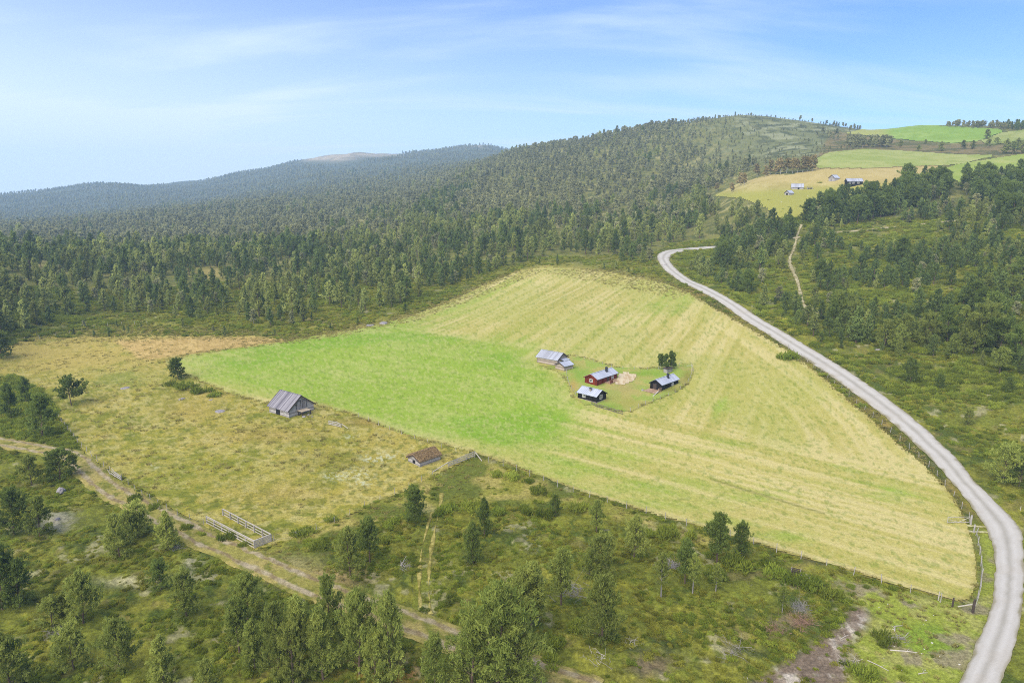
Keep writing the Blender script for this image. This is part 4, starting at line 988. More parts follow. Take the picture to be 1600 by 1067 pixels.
# patches of broad birch among the pines, mostly on the upper slope; their pale leaves imitate haze
_d = np.hypot(Tn[rest, 0], Tn[rest, 1]); bm = g.random(len(rest)) < .08 + .9 * sstep(.62, .42, fbm(Tn[rest, 0] / 60, Tn[rest, 1] / 60, 555, 3) - .25 * sstep(420, 850, _d)) * sstep(330, 560, _d)
dk = (fbm(Tn[rest, 0] / 26, Tn[rest, 1] / 26, 556, 3) + .2 * g.random(len(rest)) > .62) | np.array([Tz[i] in ('copse', 'ridge') or (Tz[i] == 'right' and Tn[i, 3] > 7) for i in rest]); pk = np.where(dk & ~bm, pk + 8, pk)
pk[bm] = 6 + (pk[bm] % 2); hv = np.where(bm, hv * .8, hv); wv = np.where(bm, hv * 1.0, wv)
scatter_object('forest', Tn[rest, :3] - [0, 0, .05], np.stack([wv, wv, hv], -1), np.stack([g.normal(size=len(rest)) * .03, g.normal(size=len(rest)) * .03, Tn[rest, 4]], -1), pk, [a[2] for a in LOWP] + [b[2] for b in LOWB] + [a[4] for a in LOWP])

# three leafy trees in the cabin yard
for k, (px, py, h, wd_) in enumerate([(1031, 579, 4.0, .72), (1040, 580, 4.3, .66), (1049, 577, 4.5, .74)]):
    add_tree('leafy_tree', at(px, py), h, BIRCH[k][0], BIRCH[k][1], k * 2.1, ['left one of three leafy green trees behind the right black cabin', 'middle one of three leafy green trees behind the right black cabin', 'right one of three leafy green trees behind the right black cabin'][k], 'tree', 'three leafy trees in the cabin yard', wd_)

# ---------------------------------------------------------------- bushes
SHR = []
for i in range(5):
    v, f, t = shrub_arrays(400 + i, 520, .20, .055, (1, 1, .62), 10); SHR.append(crown_mesh('juniper', v, f, t, m_shrub))
HEA = []
for i in range(5):
    v, f, t = shrub_arrays(420 + i, 240, .20, .07, (1, 1, .42), 8, .8); HEA.append(crown_mesh('heather', v, f, t, m_heather))
def tuft(seed, n=34):
    g = np.random.default_rng(seed); a = g.random(n) * 6.283; r = .35 * np.sqrt(g.random(n)); d = np.stack([np.cos(a) * .55, np.sin(a) * .55, .6 + .6 * g.random(n)], -1)
    c = np.stack([np.cos(a) * r, np.sin(a) * r, r * 0], -1) + d * .28
    v, f = leaf_quads(c, d, .75 * (.6 + .6 * g.random(n)), .075 * (.6 + .8 * g.random(n)), g); return crown_mesh('tuft', v, f, np.repeat(g.random(n), 4), m_drygrass)
TUF = [tuft(440 + i) for i in range(4)]
JUN = [(775,744,28,15),(800,748,32,15),(826,754,22,11),(842,772,36,17),(864,776,20,12),(700,800,40,22),(738,798,44,26),(684,806,26,16),(780,802,30,18),(822,800,36,20),(852,806,40,15),(906,796,40,16),(936,808,24,11),(1040,838,46,24),(1076,844,40,18),(1012,836,30,16),
 (1212,900,44,26),(1240,912,52,24),(1268,920,56,22),(1300,932,44,22),(1196,884,30,14),(1150,884,60,20),(1380,1004,46,38),(1350,1056,54,44),(600,846,32,14),(572,836,30,12),(472,834,44,12),(518,814,28,10),(640,800,22,10),(612,822,40,14),(556,850,40,16),(500,858,36,14),
 (266,603,24,11),(290,608,40,14),(318,614,40,14),(336,620,28,10),(212,782,30,14),(240,796,26,12),(292,826,24,12),(314,836,22,10),(354,842,36,14),(380,853,22,10),(866,1010,50,40),(900,985,40,22),(860,1040,50,30),(955,1000,36,20),(1120,905,40,16),(1230,562,40,16)]
for k, (px, py, w_, h_) in enumerate(JUN):
    p = at(px, py); zc = p[1] * CP - (p[2] - CAM_H) * SP; s = F_PX / zc
    o = link('juniper_bush', SHR[k % 5]); o.location = p - np.array([0, 0, .05]); rr = w_ / s / 2 * 1.05; o.scale = (rr, rr * .9, min(h_ / s / .55, rr * 1.5)); o.rotation_euler = (0, 0, k * 1.7)
    if px < 345 and py < 625: lb, gr = 'low juniper bush beside the small pine at the tip of the green field', 'junipers at the tip of the green field'
    elif px < 385: lb, gr = 'dark juniper bush in the strip between farm track and pasture', 'junipers along the pasture side of the track'
    elif px < 620 : lb, gr = 'juniper bush on the heath edge right of the plank pen', 'junipers right of the pen'
    elif px < 950 and py < 850: lb, gr = 'dark juniper bush below the plank fence of the turf roofed hut', 'junipers below the hut'
    elif px < 1000: lb, gr = 'dark green juniper bush on the heath among dead branches', 'junipers among the dead branches'
    elif px > 1330: lb, gr = ('dark juniper bush alone in the grass by the bare skid track' if py < 1020 else 'green juniper bush at the bottom edge right of the skid track'), None
    elif py < 600: lb, gr = 'low juniper bush by the footpath right of the gravel road', None
    elif px > 1180: lb, gr = 'green juniper bush in the dense clump around the slatted crate', 'junipers around the crate'
    else: lb, gr = 'juniper bush on the heath under the two dark pines at the field edge', 'junipers under the two dark pines'
    tag(o, lb, 'bush', gr)

def in_any(px, py, polys):
    r = np.zeros(len(px), bool)
    for p in polys: r |= inside(px, py, p)
    return r
g, x, y, z, px, py, d, zc = throw(420000, 36, 360, R(-41), R(41), 91)
dens = (1 - .62 * sstep(110, 200, d)) * ~(inside(px, py, FOREST) & (d > 330)) * sstep(.30, .50, fbm(x / 6, y / 6, 92, 3))
grs = np.maximum.reduce([soft(px, py, p, 8, 6, 5) for p in (VERGE_T, PALE_G, GRASS_R, SKID)]); dens = dens * (1 - .93 * grs)
dens = dens * (1 - .8 * np.maximum(soft(px, py, TOPM, 6, 6, 6) * .75, soft(px, py, ROADV, 6, 6, 6)))
dens = np.where((px < 130) & (py > 595) & (py < 700), .75, dens)
bad = in_any(px, py, (FIELD, PASTURE)) | (soft(px, py, FIELD, 8, 8, 61) > .02) | near_line(x, y, ROAD_T, 3.6) | near_line(x, y, TRACK_T, 2.5)
for nm, ln, r in (('a', [(690,770),(687,795),(679,831),(673,867),(670,909),(672,960)], .5), ('b', [(676,800),(668,822),(658,867),(655,912),(657,950)], .45), ('c', [(1252,352),(1246,368),(1241,388),(1234,405),(1237,420),(1246,440),(1253,468),(1261,490),(1277,513)], 1.5)):
    bad |= near_line(x, y, np.repeat(catmull(world_line(ln), .4), 1, 0), r + .3)
k = np.nonzero((g.random(len(x)) < dens * .8) & ~bad)[0]
s = (.30 + .44 * g.random(len(k)) ** 2) * (1 + .9 * sstep(110, 220, d[k])) * np.where(((px[k] < 130) & (py[k] < 700)) | ((px[k] > 1060) & (py[k] < 640)), 1.35, 1.0)
isj = (g.random(len(k)) < .22 + .22 * (px[k] > 1060) * (py[k] < 640) + .5 * sstep(.48, .60, fbm(x[k] / 11, y[k] / 11, 93, 3))) | ((px[k] < 130) & (py[k] < 700) & (g.random(len(k)) < .6))
zz = height(x[k], y[k]) + ((fbm(x[k] / 2.4, y[k] / 2.4, 41, 2) - .42) * .6) * (1 - sstep(200, 300, d[k])) * .8 - .08
scatter_object('heath_shrubs', np.stack([x[k], y[k], zz], -1), np.stack([s, s, s * (.8 + .9 * g.random(len(k)))], -1), np.stack([g.normal(size=len(k)) * .1, g.normal(size=len(k)) * .1, g.random(len(k)) * 6.28], -1), np.where(isj, g.integers(5, size=len(k)), 5 + g.integers(5, size=len(k))), SHR + HEA)
print('shrubs', len(k))
# tall uncut grass along the field rims, the verges and in the pasture
g, x, y, z, px, py, d, zc = throw(260000, 40, 300, R(-40), R(40), 95)
rim = soft(px, py, FIELD, 7, 10, 33); rim = np.where((rim > .04) & (rim < .62), 1.0, 0)
yr = soft(px, py, YARD, 4, 8, 34); rim = np.maximum(rim, np.where((yr > .08) & (yr < .7), 1, 0))
dens = np.maximum.reduce([rim * .30, .30 * soft(px, py, ROADV, 4, 6, 35), .16 * soft(px, py, VERGE_T, 4, 6, 36), .16 * soft(px, py, GRASS_R, 4, 6, 36), .10 * np.where(inside(px, py, PASTURE) & ~inside(px, py, FIELD), sstep(.4, .6, fbm(x / 4, y / 4, 96, 3)), 0), .25 * soft(px, py, TOPM, 4, 6, 38)])
bad = near_line(x, y, ROAD_T, 3.0) | near_line(x, y, TRACK_T, 2.2) | inside(px, py, PATIO)
k = np.nonzero((g.random(len(x)) < dens) & ~bad)[0]
s = .36 + .3 * g.random(len(k)) * (d[k] > 110) + .15 * g.random(len(k))
scatter_object('tall_grass', np.stack([x[k], y[k], z[k] - .03], -1), np.stack([s, s, s * (.7 + .5 * g.random(len(k)))], -1), np.stack([0 * s, 0 * s, g.random(len(k)) * 6.28], -1), g.integers(4, size=len(k)), TUF)
print('tufts', len(k))
# ---------------------------------------------------------------- buildings
m_logs = mat_planks('weathered_logs', alb(214, 208, 204), alb(156, 150, 148), 'Z', .19, .9, .6, (.5, .5, 3))
m_boards_grey = mat_planks('weathered_boards', alb(190, 184, 182), alb(130, 124, 124), 'H', .17, .9, .5, (3, 3, .5))
m_old_roof = mat_planks('weathered_roof_boards', alb(176, 172, 178), alb(116, 112, 122), 'X', .2, .85, .55, (4, .5, .5))
m_brown_logs = mat_planks('brown_grey_logs', alb(214, 198, 182), alb(154, 140, 128), 'Z', .19, .9, .6, (.5, .5, 3))
m_red = mat_planks('red_boards', alb(146, 58, 32), alb(112, 40, 24), 'H', .15, .75, .65, (3, 3, .5))
m_black = mat_planks('black_boards', alb(40, 34, 34), alb(24, 20, 22), 'H', .15, .7, .7, (3, 3, .5))
m_tin = mat_planks('pale_roof_sheets', alb(206, 212, 228), alb(192, 198, 214), 'X', .42, .6, .86, (.3, .3, .3), .25)
m_tin_dull = mat_planks('dull_roof_sheets', alb(196, 200, 212), alb(172, 174, 184), 'X', .42, .65, .82, (.6, .3, .3), .25)
m_white = mat_basic('white_paint', alb(236, 234, 230) * .95, .6, .06, 4)
m_glass = bpy.data.materials.new('window_glass'); nt, N, L = nodes_of(m_glass); o_ = N.new('ShaderNodeOutputMaterial'); b_ = N.new('ShaderNodeBsdfPrincipled'); L.new(b_.outputs[0], o_.inputs[0])
b_.inputs['Base Color'].default_value = (.05, .055, .06, 1); b_.inputs['Roughness'].default_value = .08; b_.inputs['Specular IOR Level'].default_value = .8
m_dark = mat_basic('dark_opening', (.012, .011, .012), .9, .2, 4)  # near-black flat panels: the shade inside open doorways put into colour
m_steel = mat_basic('dark_sheet_metal', alb(52, 56, 66), .5, .15, 3, spec=.5)
m_stone = mat_basic('foundation_stone', alb(168, 158, 148), .9, .3, 5, bump=.8)
m_deck = mat_planks('deck_boards', alb(206, 176, 146), alb(172, 140, 112), 'Y', .14, .8, .6, (.5, 3, 3))
m_newwood = mat_planks('pale_boards', alb(226, 212, 190), alb(196, 178, 152), 'Y', .2, .8, .6, (.5, 3, 3))
m_greywood = mat_basic('grey_wood', alb(190, 184, 178), .9, .25, 5, (1, 1, .4))
m_palewood = mat_basic('pale_dry_wood', alb(206, 198, 184), .9, .18, 5)
m_darkwood = mat_basic('dark_wood', alb(84, 72, 66), .9, .3, 5)
m_wire = mat_basic('fence_wire', alb(140, 138, 134), .5, .1, 5)
m_turf = mat_basic('roof_turf', alb(166, 140, 106), .95, .3, 3.2, bump=1.0, col2=alb(122, 102, 74))
m_turfgrass = mat_leaf('roof_grass', alb(160, 132, 94), alb(216, 192, 146), .15, .4, 2.0)
m_rock = mat_basic('grey_rock', alb(172, 166, 166), .9, .25, 2.5, bump=.9, col2=alb(120, 114, 114))
m_whiterock = mat_basic('pale_rock', alb(214, 210, 200), .9, .15, 3, bump=.6)

def gable(name, label, cat, near_px, th, L, W, wall, ridge, near='front_right', wm=None, rm=None, ov=.3, ove=.3, base=.35, group=None, wins=(), doors=(), chim=(), ribs=False, found=None, rt=.09, fl=None):
    """house with its ridge along local x; visible sides: y- and one gable; near_px = sight line to the nearest corner"""
    p = at(*near_px); th = R(th); ux = np.array([math.cos(th), math.sin(th)]); uy = np.array([-math.sin(th), math.cos(th)])
    c = p[:2] + (-ux if near == 'right' else ux) * L / 2 + uy * W / 2
    cs = [height(*(c + ux * sx * L / 2 + uy * sy * W / 2)) for sx in (-1, 1) for sy in (-1, 1)]
    z0 = float(p[2] if fl is None else fl)
    r = empty(name, (c[0], c[1], z0), th, label, cat, group)
    w = MB(); h2 = W / 2; l2 = L / 2; zb = -.3 if found else min(0, float(min(cs)) - z0) - .3
    zf = found or 0.0
    if found: zb = found
    prof = [(-h2, zb), (h2, zb), (h2, wall + zf), (0, ridge + zf), (-h2, wall + zf)]
    vs = [(-l2, y, z) for y, z in prof] + [(l2, y, z) for y, z in prof]
    w.add(vs, [(0, 1, 2, 3, 4)[::-1], (5, 6, 7, 8, 9)] + [(i, (i + 1) % 5, (i + 1) % 5 + 5, i + 5) for i in (0, 1, 4)] + [(2, 3, 8, 7), (3, 4, 9, 8)])
    # corner boards / log ends
    for sx in (-1, 1):
        for sy in (-1, 1): w.box(sx * (l2 + .012) - .07, sx * (l2 + .012) + .07, sy * (h2 + .012) - .07, sy * (h2 + .012) + .07, zb + .01, wall + zf - .04)
    w.build('wall', wm, r)
    if found:
        f = MB(); f.box(-l2 - .06, l2 + .06, -h2 - .06, h2 + .06, min(0, float(min(cs)) - z0) - .4, found - .004); f.build('foundation', m_stone, r)
    sl = (ridge - wall) / h2; f = MB(); lx = l2 + ov; ye = h2 + ove; ze = wall + zf - sl * ove; zr = ridge + zf
    for s in (-1, 1):
        a = [(-lx, 0, zr + .02), (lx, 0, zr + .02), (lx, s * ye, ze + .02), (-lx, s * ye, ze + .02)]; b = [(x, y, z + rt) for x, y, z in a]
        fs = [(0, 1, 2, 3), (7, 6, 5, 4), (0, 4, 5, 1), (1, 5, 6, 2), (2, 6, 7, 3), (3, 7, 4, 0)]
        f.add(a + b, fs if s > 0 else [q[::-1] for q in fs])
        if ribs:
            n = int(2 * lx / .42)
            for i in range(n + 1):
                x = -lx + .03 + (2 * lx - .06) * i / n; f.beam((x, s * .05, zr + rt + .03), (x, s * (ye - .02), ze + rt + .03), .035, .045)
    roof = f.build('roof', rm, r)
    k = MB(); k.beam((-lx - .01, 0, zr + rt + .045), (lx + .01, 0, zr + rt + .045), .22, .05); k.build('ridge_cap', rm, roof)
    g_ = MB()
    for sx in (-1, 1):
        for s in (-1, 1): g_.beam((sx * (lx + .02), s * .01, zr + .01), (sx * (lx + .02), s * ye, ze + .01), .05, .2)
    g_.build('bargeboard', m_darkwood if wm not in (m_black, m_red) else wm, r)
    def onside(side, u, z, depth):
        if side == 'front': return (u, -h2 - depth, z + zf), (1, 0, 0), (0, -1, 0)
        if side == 'right': return (l2 + depth, u, z + zf), (0, 1, 0), (1, 0, 0)
        return (-l2 - depth, u, z + zf), (0, 1, 0), (-1, 0, 0)
    def slab(mb, side, u0, u1, z0_, z1_, d0, d1):
        if side == 'front': mb.box(u0, u1, -h2 - d1, -h2 - d0, z0_ + zf, z1_ + zf)
        elif side == 'right': mb.box(l2 + d0, l2 + d1, u0, u1, z0_ + zf, z1_ + zf)
        else: mb.box(-l2 - d1, -l2 - d0, u0, u1, z0_ + zf, z1_ + zf)
    for (side, u, z, ww, hh) in wins:
        m = MB(); t = .11
        slab(m, side, u - ww / 2, u - ww / 2 + t, z, z + hh, -.02, .05); slab(m, side, u + ww / 2 - t, u + ww / 2, z, z + hh, -.02, .05)
        slab(m, side, u - ww / 2 + t, u + ww / 2 - t, z, z + t, -.02, .05); slab(m, side, u - ww / 2 + t, u + ww / 2 - t, z + hh - t, z + hh, -.02, .05)
        slab(m, side, u - .035, u + .035, z + t, z + hh - t, -.02, .04); slab(m, side, u - ww / 2 + t, u - .035, z + hh * .5 - .025, z + hh * .5 + .025, -.02, .038); slab(m, side, u + .035, u + ww / 2 - t, z + hh * .5 - .025, z + hh * .5 + .025, -.02, .038)
        wn = m.build('window', m_white, r)
        q = MB(); slab(q, side, u - ww / 2 + t * .5, u + ww / 2 - t * .5, z + t * .5, z + hh - t * .5, -.02, .015); q.build('pane', m_glass, wn)
    for (side, u, z, ww, hh, mt) in doors:
        m = MB(); slab(m, side, u - ww / 2, u + ww / 2, z, z + hh, -.02, .03); slab(m, side, u - ww / 2 - .08, u - ww / 2, z, z + hh + .08, -.02, .06); slab(m, side, u + ww / 2, u + ww / 2 + .08, z, z + hh + .08, -.02, .06); slab(m, side, u - ww / 2, u + ww / 2, z + hh, z + hh + .08, -.02, .06)
        m.build('door_or_opening', mt, r)
    for (x, y, hh, s, mt, cap) in chim:
        zz = zr - sl * abs(y); m = MB(); m.box(x - s / 2, x + s / 2, y - s / 2, y + s / 2, zz - .1, zz + hh)
        if cap: m.box(x - s / 2 - .06, x + s / 2 + .06, y - s / 2 - .06, y + s / 2 + .06, zz + hh - .18, zz + hh - .1); m.box(x - s / 2 - .1, x + s / 2 + .1, y - s / 2 - .1, y + s / 2 + .1, zz + .12, zz + .17)
        m.build('chimney', mt, roof)
    return r, dict(L=L, W=W, z0=z0, wall=wall, ridge=ridge, th=th)

# the weathered hay barn
barn, B = gable('hay_barn', 'weathered grey hay barn with board roof between dry pasture and green field', 'barn', (452, 653.5), -36, 6.3, 5.9, 1.75, 4.0, 'right', m_logs, m_old_roof, .3, .45,
    doors=[('front', -.4, 0.1, 1.1, 1.35, m_dark), ('right', -.6, 1.5, 1.0, 1.45, m_dark), ('right', .75, 1.5, .9, 1.3, m_dark)], wins=[('front', 1.9, .75, .62, .6)])
m = MB(); m.box(3.17, 3.2, -1.3, 1.45, 1.28, 3.2); m.build('gable_boarding', m_boards_grey, barn)
m = MB()
for i in range(5): m.box(3.22 + .0, 5.0, -1.15 + .46 * i, -1.15 + .46 * i + .40, 1.16 - .012 * i, 1.24 - .012 * i)
m.build('loading_ramp', m_newwood, barn)
for x, y in ((4.8, -1.05), (4.8, .95), (3.6, -1.05)):
    m = MB(); m.box(x - .08, x + .08, y - .08, y + .08, -.3, 1.11); m.build('ramp_post', m_darkwood, barn)
def rock_me(seed, rough=.35):
    g = np.random.default_rng(seed); v = []; f = []; n1, n2 = 9, 6
    for i in range(n2 + 1):
        for j in range(n1):
            t = math.pi * i / n2; p = 2 * math.pi * j / n1; q = np.array([math.sin(t) * math.cos(p), math.sin(t) * math.sin(p), math.cos(t)]); v.append(q)
    v = np.array(v); v = v * (1 + rough * (fbm(v[:, 0] * 1.7 + seed, v[:, 1] * 1.7 + v[:, 2] * 1.3, seed, 3) - .5) * 2)[:, None]
    for i in range(n2):
        for j in range(n1): f.append((i * n1 + j, i * n1 + (j + 1) % n1, (i + 1) * n1 + (j + 1) % n1, (i + 1) * n1 + j))
    return v, np.array(f)[:, ::-1]
ROCKS = []
for i in range(4):
    v, f = rock_me(600 + i); ROCKS.append(np_mesh('rock', v, f, mats=[m_rock]))
WROCK = np_mesh('rock', *rock_me(610), mats=[m_whiterock])
def rock(px, py, w, h, label, group=None, pale=False, flat=True, k=0):
    p = at(px, py); o = link('rock', WROCK if pale else ROCKS[k % 4]); o.location = p + np.array([0, 0, -h * .1]); o.scale = (w / 2, w / 2 * .8, h); o.rotation_euler = (0, 0, k * 1.3); return tag(o, label, 'rock', group)
for k, (px, py) in enumerate(((475, 652), (482, 649), (488, 652))): rock(px, py, .9 - .2 * k, .35, 'grey stone lying under the loading ramp of the hay barn', 'stones under the barn ramp', False, True, k)

# turf roofed hut
hut, H_ = gable('turf_hut', 'low grey log hut with a brown turf roof by the corner of the dry pasture', 'hut', (656.5, 730), 45, 4.2, 3.1, 1.05, 1.75, 'left', m_logs, m_turf, .3, .28, rt=.26, doors=[('left', .1, .25, .5, .45, m_dark)])
g = np.random.default_rng(5); n = 1500; s = np.where(g.random(n) < .5, -1, 1); yy = g.random(n) * (1.55 + .26); xx = (g.random(n) * 2 - 1) * 2.38
zz = 1.75 + .02 + .26 - (1.75 - 1.05) / 1.55 * yy
v, q = leaf_quads(np.stack([xx, s * yy, zz + .06], -1), np.stack([g.normal(size=n) * .5, s * .4 + g.normal(size=n) * .4, .5 + g.random(n) * .6], -1), .2 + .18 * g.random(n), .05 + .05 * g.random(n), g)
link('roof_grass', crown_mesh('roof_grass', v, q, np.repeat(g.random(n), 4), m_turfgrass), [c for c in hut.children if c.name.startswith('roof')][0])

# grey barn and shed with sheet roofs by the yard corner
gb, G_ = gable('log_barn', 'brownish grey log barn with pale sheet roof at the left corner of the yard', 'barn', (870.5, 573), -38, 5.9, 4.3, 1.75, 2.95, 'right', m_brown_logs, m_tin_dull, .35, .35, ribs=True, doors=[('right', .6, .1, 1.0, 1.4, m_dark)])
m = MB(); m.add([(3.0, -.9, 1.62), (4.3, -.9, 1.4), (4.3, 1.4, 1.4), (3.0, 1.4, 1.62), (3.0, -.9, 1.68), (4.3, -.9, 1.46), (4.3, 1.4, 1.46), (3.0, 1.4, 1.68)], [(3, 2, 1, 0), (4, 5, 6, 7), (0, 1, 5, 4), (1, 2, 6, 5), (2, 3, 7, 6), (3, 0, 4, 7)]); m.build('porch_roof', m_tin, gb)
for y in (-.8, 1.3): m = MB(); m.box(4.15, 4.25, y - .05, y + .05, -.3, 1.41); m.build('porch_post', m_greywood, gb)
gs_, S_ = gable('log_shed', 'small brownish grey log shed with bright sheet roof in front of the larger log barn', 'shed', (881.5, 580.8), 42, 2.9, 2.75, 1.35, 1.95, 'left', m_brown_logs, m_tin, .25, .28, ribs=True, doors=[('front', .3, .1, .7, 1.1, m_brown_logs)])
# red cabin
rc, RC = gable('red_cabin', 'long red board cabin with pale sheet roof and black chimney in the yard', 'cabin', (932.6, 604), 47, 7.6, 3.2, 1.55, 2.35, 'left', m_red, m_tin, .3, .3, ribs=True, found=.16,
    wins=[('left', 0.0, .55, .85, .75), ('front', 2.15, .5, .95, .85)], doors=[('front', .35, .31, .75, 1.15, m_darkwood)], chim=[(1.15, -.55, 1.15, .42, m_steel, True)])
m = MB(); m.box(-.9, 5.6, -3.15, -1.68, -.1, .46); m.build('deck', m_deck, rc)
m = MB()
for x in (-.9, -.45, 0): m.box(x - .04, x + .04, -3.12, -3.04, .462, 1.05)
for z in (.55, .74, .93): m.box(-.98, .08, -3.16, -3.12, z, z + .12)
m.build('deck_railing', m_red, rc)
for i, d in enumerate((.0, .3)): m = MB(); m.box(-1.5 + d * .8, -1.2 + d * .8, -2.9, -2.0, -.2, .05 + i * .06); m.build('step', m_greywood, rc)
# black cabin at the front of the yard
b1, B1 = gable('black_cabin', 'black board cabin on a stone base at the front corner of the yard', 'cabin', (931.8, 631), -43, 4.7, 3.2, 1.3, 2.15, 'right', m_black, m_tin, .28, .3, ribs=True, found=.35,
    wins=[('front', -.9, .4, .85, .8), ('right', -.05, .35, .9, .95)], chim=[(.15, -.72, .55, .36, m_stone, False)])
m = MB(); zz = 2.15 + .35 - (2.15 - 1.3) / 1.6 * .72; m.box(-.14, .44, -1.01, -.43, zz + .62, zz + .67)
for a_, b_ in ((-.1, -.97), (.4, -.97), (.4, -.47), (-.1, -.47)): m.box(a_ - .02, a_ + .02, b_ - .02, b_ + .02, zz + .5, zz + .63)
m.build('chimney_cap', m_steel, [c for c in b1.children if c.name.startswith('roof')][0])
# black cabin with deck on the right of the yard
b2, B2 = gable('black_cabin', 'narrow black cabin with a pale wooden deck at the right end of the yard', 'cabin', (1033, 612), 45.5, 6.7, 2.7, 1.5, 2.3, 'left', m_black, m_tin, .28, .3, ribs=True, found=.1,
    wins=[('front', 1.15, .35, .75, .75)], chim=[(.5, -.5, 1.1, .42, m_steel, True)], doors=[('left', .3, 0, .75, 1.3, m_darkwood)])
m = MB(); m.box(-6.0, -3.45, -1.45, 1.5, .14, .26); m.build('deck', m_deck, b2)
m = MB()
for x, y in ((-5.9, -1.35), (-5.9, 1.4), (-3.8, -1.35), (-4.8, -1.35)): m.box(x - .07, x + .07, y - .07, y + .07, -.5, .135)
m.build('deck_post', m_darkwood, b2)
m = MB()
for x in (-4.6, -4.1, -3.6): m.box(x - .04, x + .04, -1.5, -1.42, .262, 1.0)
for z in (.4, .62, .84): m.box(-4.66, -3.5, -1.54, -1.5, z, z + .13)
m.build('deck_railing', m_deck, b2)
# the farm far up the slope
f1, _ = gable('far_shed', 'small grey shed, lowest and leftmost building of the far farm', 'shed', (1233, 306.3), 30, 3.4, 3.0, 1.7, 2.9, 'left', m_logs, m_tin, .3, .3, doors=[('left', 0, .1, .9, 1.3, m_dark)])
f2, _ = gable('far_barn', 'longer grey barn right behind the lowest shed of the far farm', 'barn', (1255, 297), -18, 6.2, 4.0, 1.6, 3.4, 'right', m_logs, m_tin_dull, .3, .3, doors=[('right', -.3, .1, 1.7, 1.9, m_dark), ('front', .6, .2, .8, 1.1, m_dark)])
f3, _ = gable('far_storehouse', 'tall narrow grey storehouse standing highest at the far farm', 'storehouse', (1303.5, 284.5), 24, 3.6, 3.9, 2.4, 3.9, 'left', m_logs, m_tin, .35, .35, doors=[('left', .3, .1, .9, 1.5, m_boards_grey)])
f4, _ = gable('far_cabin', 'dark cabin with three white windows at the right of the far farm', 'cabin', (1347.5, 289.3), -8, 7.6, 4.6, 2.0, 3.4, 'right', m_black, m_tin_dull, .35, .4, wins=[('front', -2.6, .7, 1.1, .9), ('front', -.8, .7, 1.1, .9), ('front', 1.7, .7, 1.1, .9)])
p = at(1265, 296.5); fs_ = empty('open_shelter', p, R(-15), 'low tumbledown open shelter beside the grey barn of the far farm', 'shelter')
m = MB(); m.beam((-1.5, 0, 1.5), (1.5, 0, 1.25), 2.0, .12); m.build('roof', m_old_roof, fs_)
for x, y in ((-1.3, -.8), (1.3, -.8), (-1.3, .8), (1.3, .8), (0, -.8)): m = MB(); m.box(x - .09, x + .09, y - .09, y + .09, -.3, 1.35 - .08 * x); m.build('post', m_greywood, fs_)
m = MB(); m.box(-1.2, 1.2, .75, .82, 0, 1.0); m.build('back_wall', m_boards_grey, fs_)
# ---------------------------------------------------------------- fences, gates and small things
m_greydark = mat_basic('old_dark_wood', alb(128, 116, 106), .9, .3, 5)
def fence(name, label, pts, gap, h, mat, wires=3, rails=0, post_r=.05, seed=1, cat='fence', group=None, rail_mat=None, wire_r=.008, jit=.06):
    g = np.random.default_rng(seed); L_ = catmull(world_line(pts), .3) if len(pts) > 2 else np.linspace(*world_line(pts), 30)
    s = np.r_[0, np.cumsum(np.hypot(*np.diff(L_, axis=0).T))]; n = max(1, int(round(s[-1] / gap))); q = np.linspace(0, s[-1], n + 1)
    P = np.stack([np.interp(q, s, L_[:, 0]), np.interp(q, s, L_[:, 1])], -1); Z = height(P[:, 0], P[:, 1]); o0 = np.array([P[0, 0], P[0, 1], Z[0]])
    r = empty(name, o0, 0, label, cat, group)
    m = MB(); m.tube([(0, 0, -.3), (0, 0, .5 * h), (0, 0, h)], [post_r, post_r * .95, post_r * .85], 6); pm_ = m.mesh('post', mat)
    tops = []
    for i in range(n + 1):
        o = link('post', pm_, r); o.location = (P[i, 0] - o0[0], P[i, 1] - o0[1], Z[i] - o0[2]); k = .9 + .2 * g.random(); tl_ = g.normal(size=2) * jit; o.scale = (1, 1, k); o.rotation_euler = (tl_[0], tl_[1], g.random() * 6)
        tops.append(np.array([P[i, 0] - o0[0] + tl_[1] * h * .9, P[i, 1] - o0[1] - tl_[0] * h * .9, Z[i] - o0[2] + h * k]))
    base = [np.array([P[i, 0], P[i, 1], Z[i]]) - o0 for i in range(n + 1)]
    if wires:
        m = MB()
        for w_ in range(wires):
            f = .25 + .68 * w_ / max(1, wires - 1); m.tube([base[i] * (1 - f) + tops[i] * f for i in range(n + 1)], wire_r, 3)
        m.build('wire', m_wire, r)
    for w_ in range(rails):
        f = .3 + .62 * w_ / max(1, rails - 1); m = MB()
        for i in range(n):
            a = base[i] * (1 - f) + tops[i] * f; b = base[i + 1] * (1 - f) + tops[i + 1] * f; d = (b - a) / np.linalg.norm(b - a); s_ = np.array([d[1], -d[0], 0]) * (post_r + .02); m.beam(a + s_ - d * .05, b + s_ + d * .05, .035, .085 if rails == 1 else h * .16)
        m.build('rail', rail_mat or mat, r)
    return r
fence('wire_fence', 'wire fence on thin posts along the lower edge of the mown field', [(742,716),(800,733),(860,757),(930,781),(1010,803),(1090,827),(1150,843),(1200,858),(1240,871),(1300,889),(1370,909),(1440,931),(1486,946),(1519,955)], 3.0, 1.15, m_greywood, seed=3)
fence('wire_fence', 'wire fence between mown field and gravel road below the field gate', [(1520,955),(1527,938),(1532,915),(1533,890),(1530,862),(1525,836)], 3.0, 1.2, m_greywood, 3, 1, .06, 4, rail_mat=m_palewood)
fence('wire_fence', 'wire fence with leaning posts between road and mown field, above the gate', [(1514,812),(1500,790),(1478,762),(1448,727),(1396,681),(1338,630),(1287,586),(1232,545)], 3.6, 1.1, m_greywood, 3, 0, .05, 5)
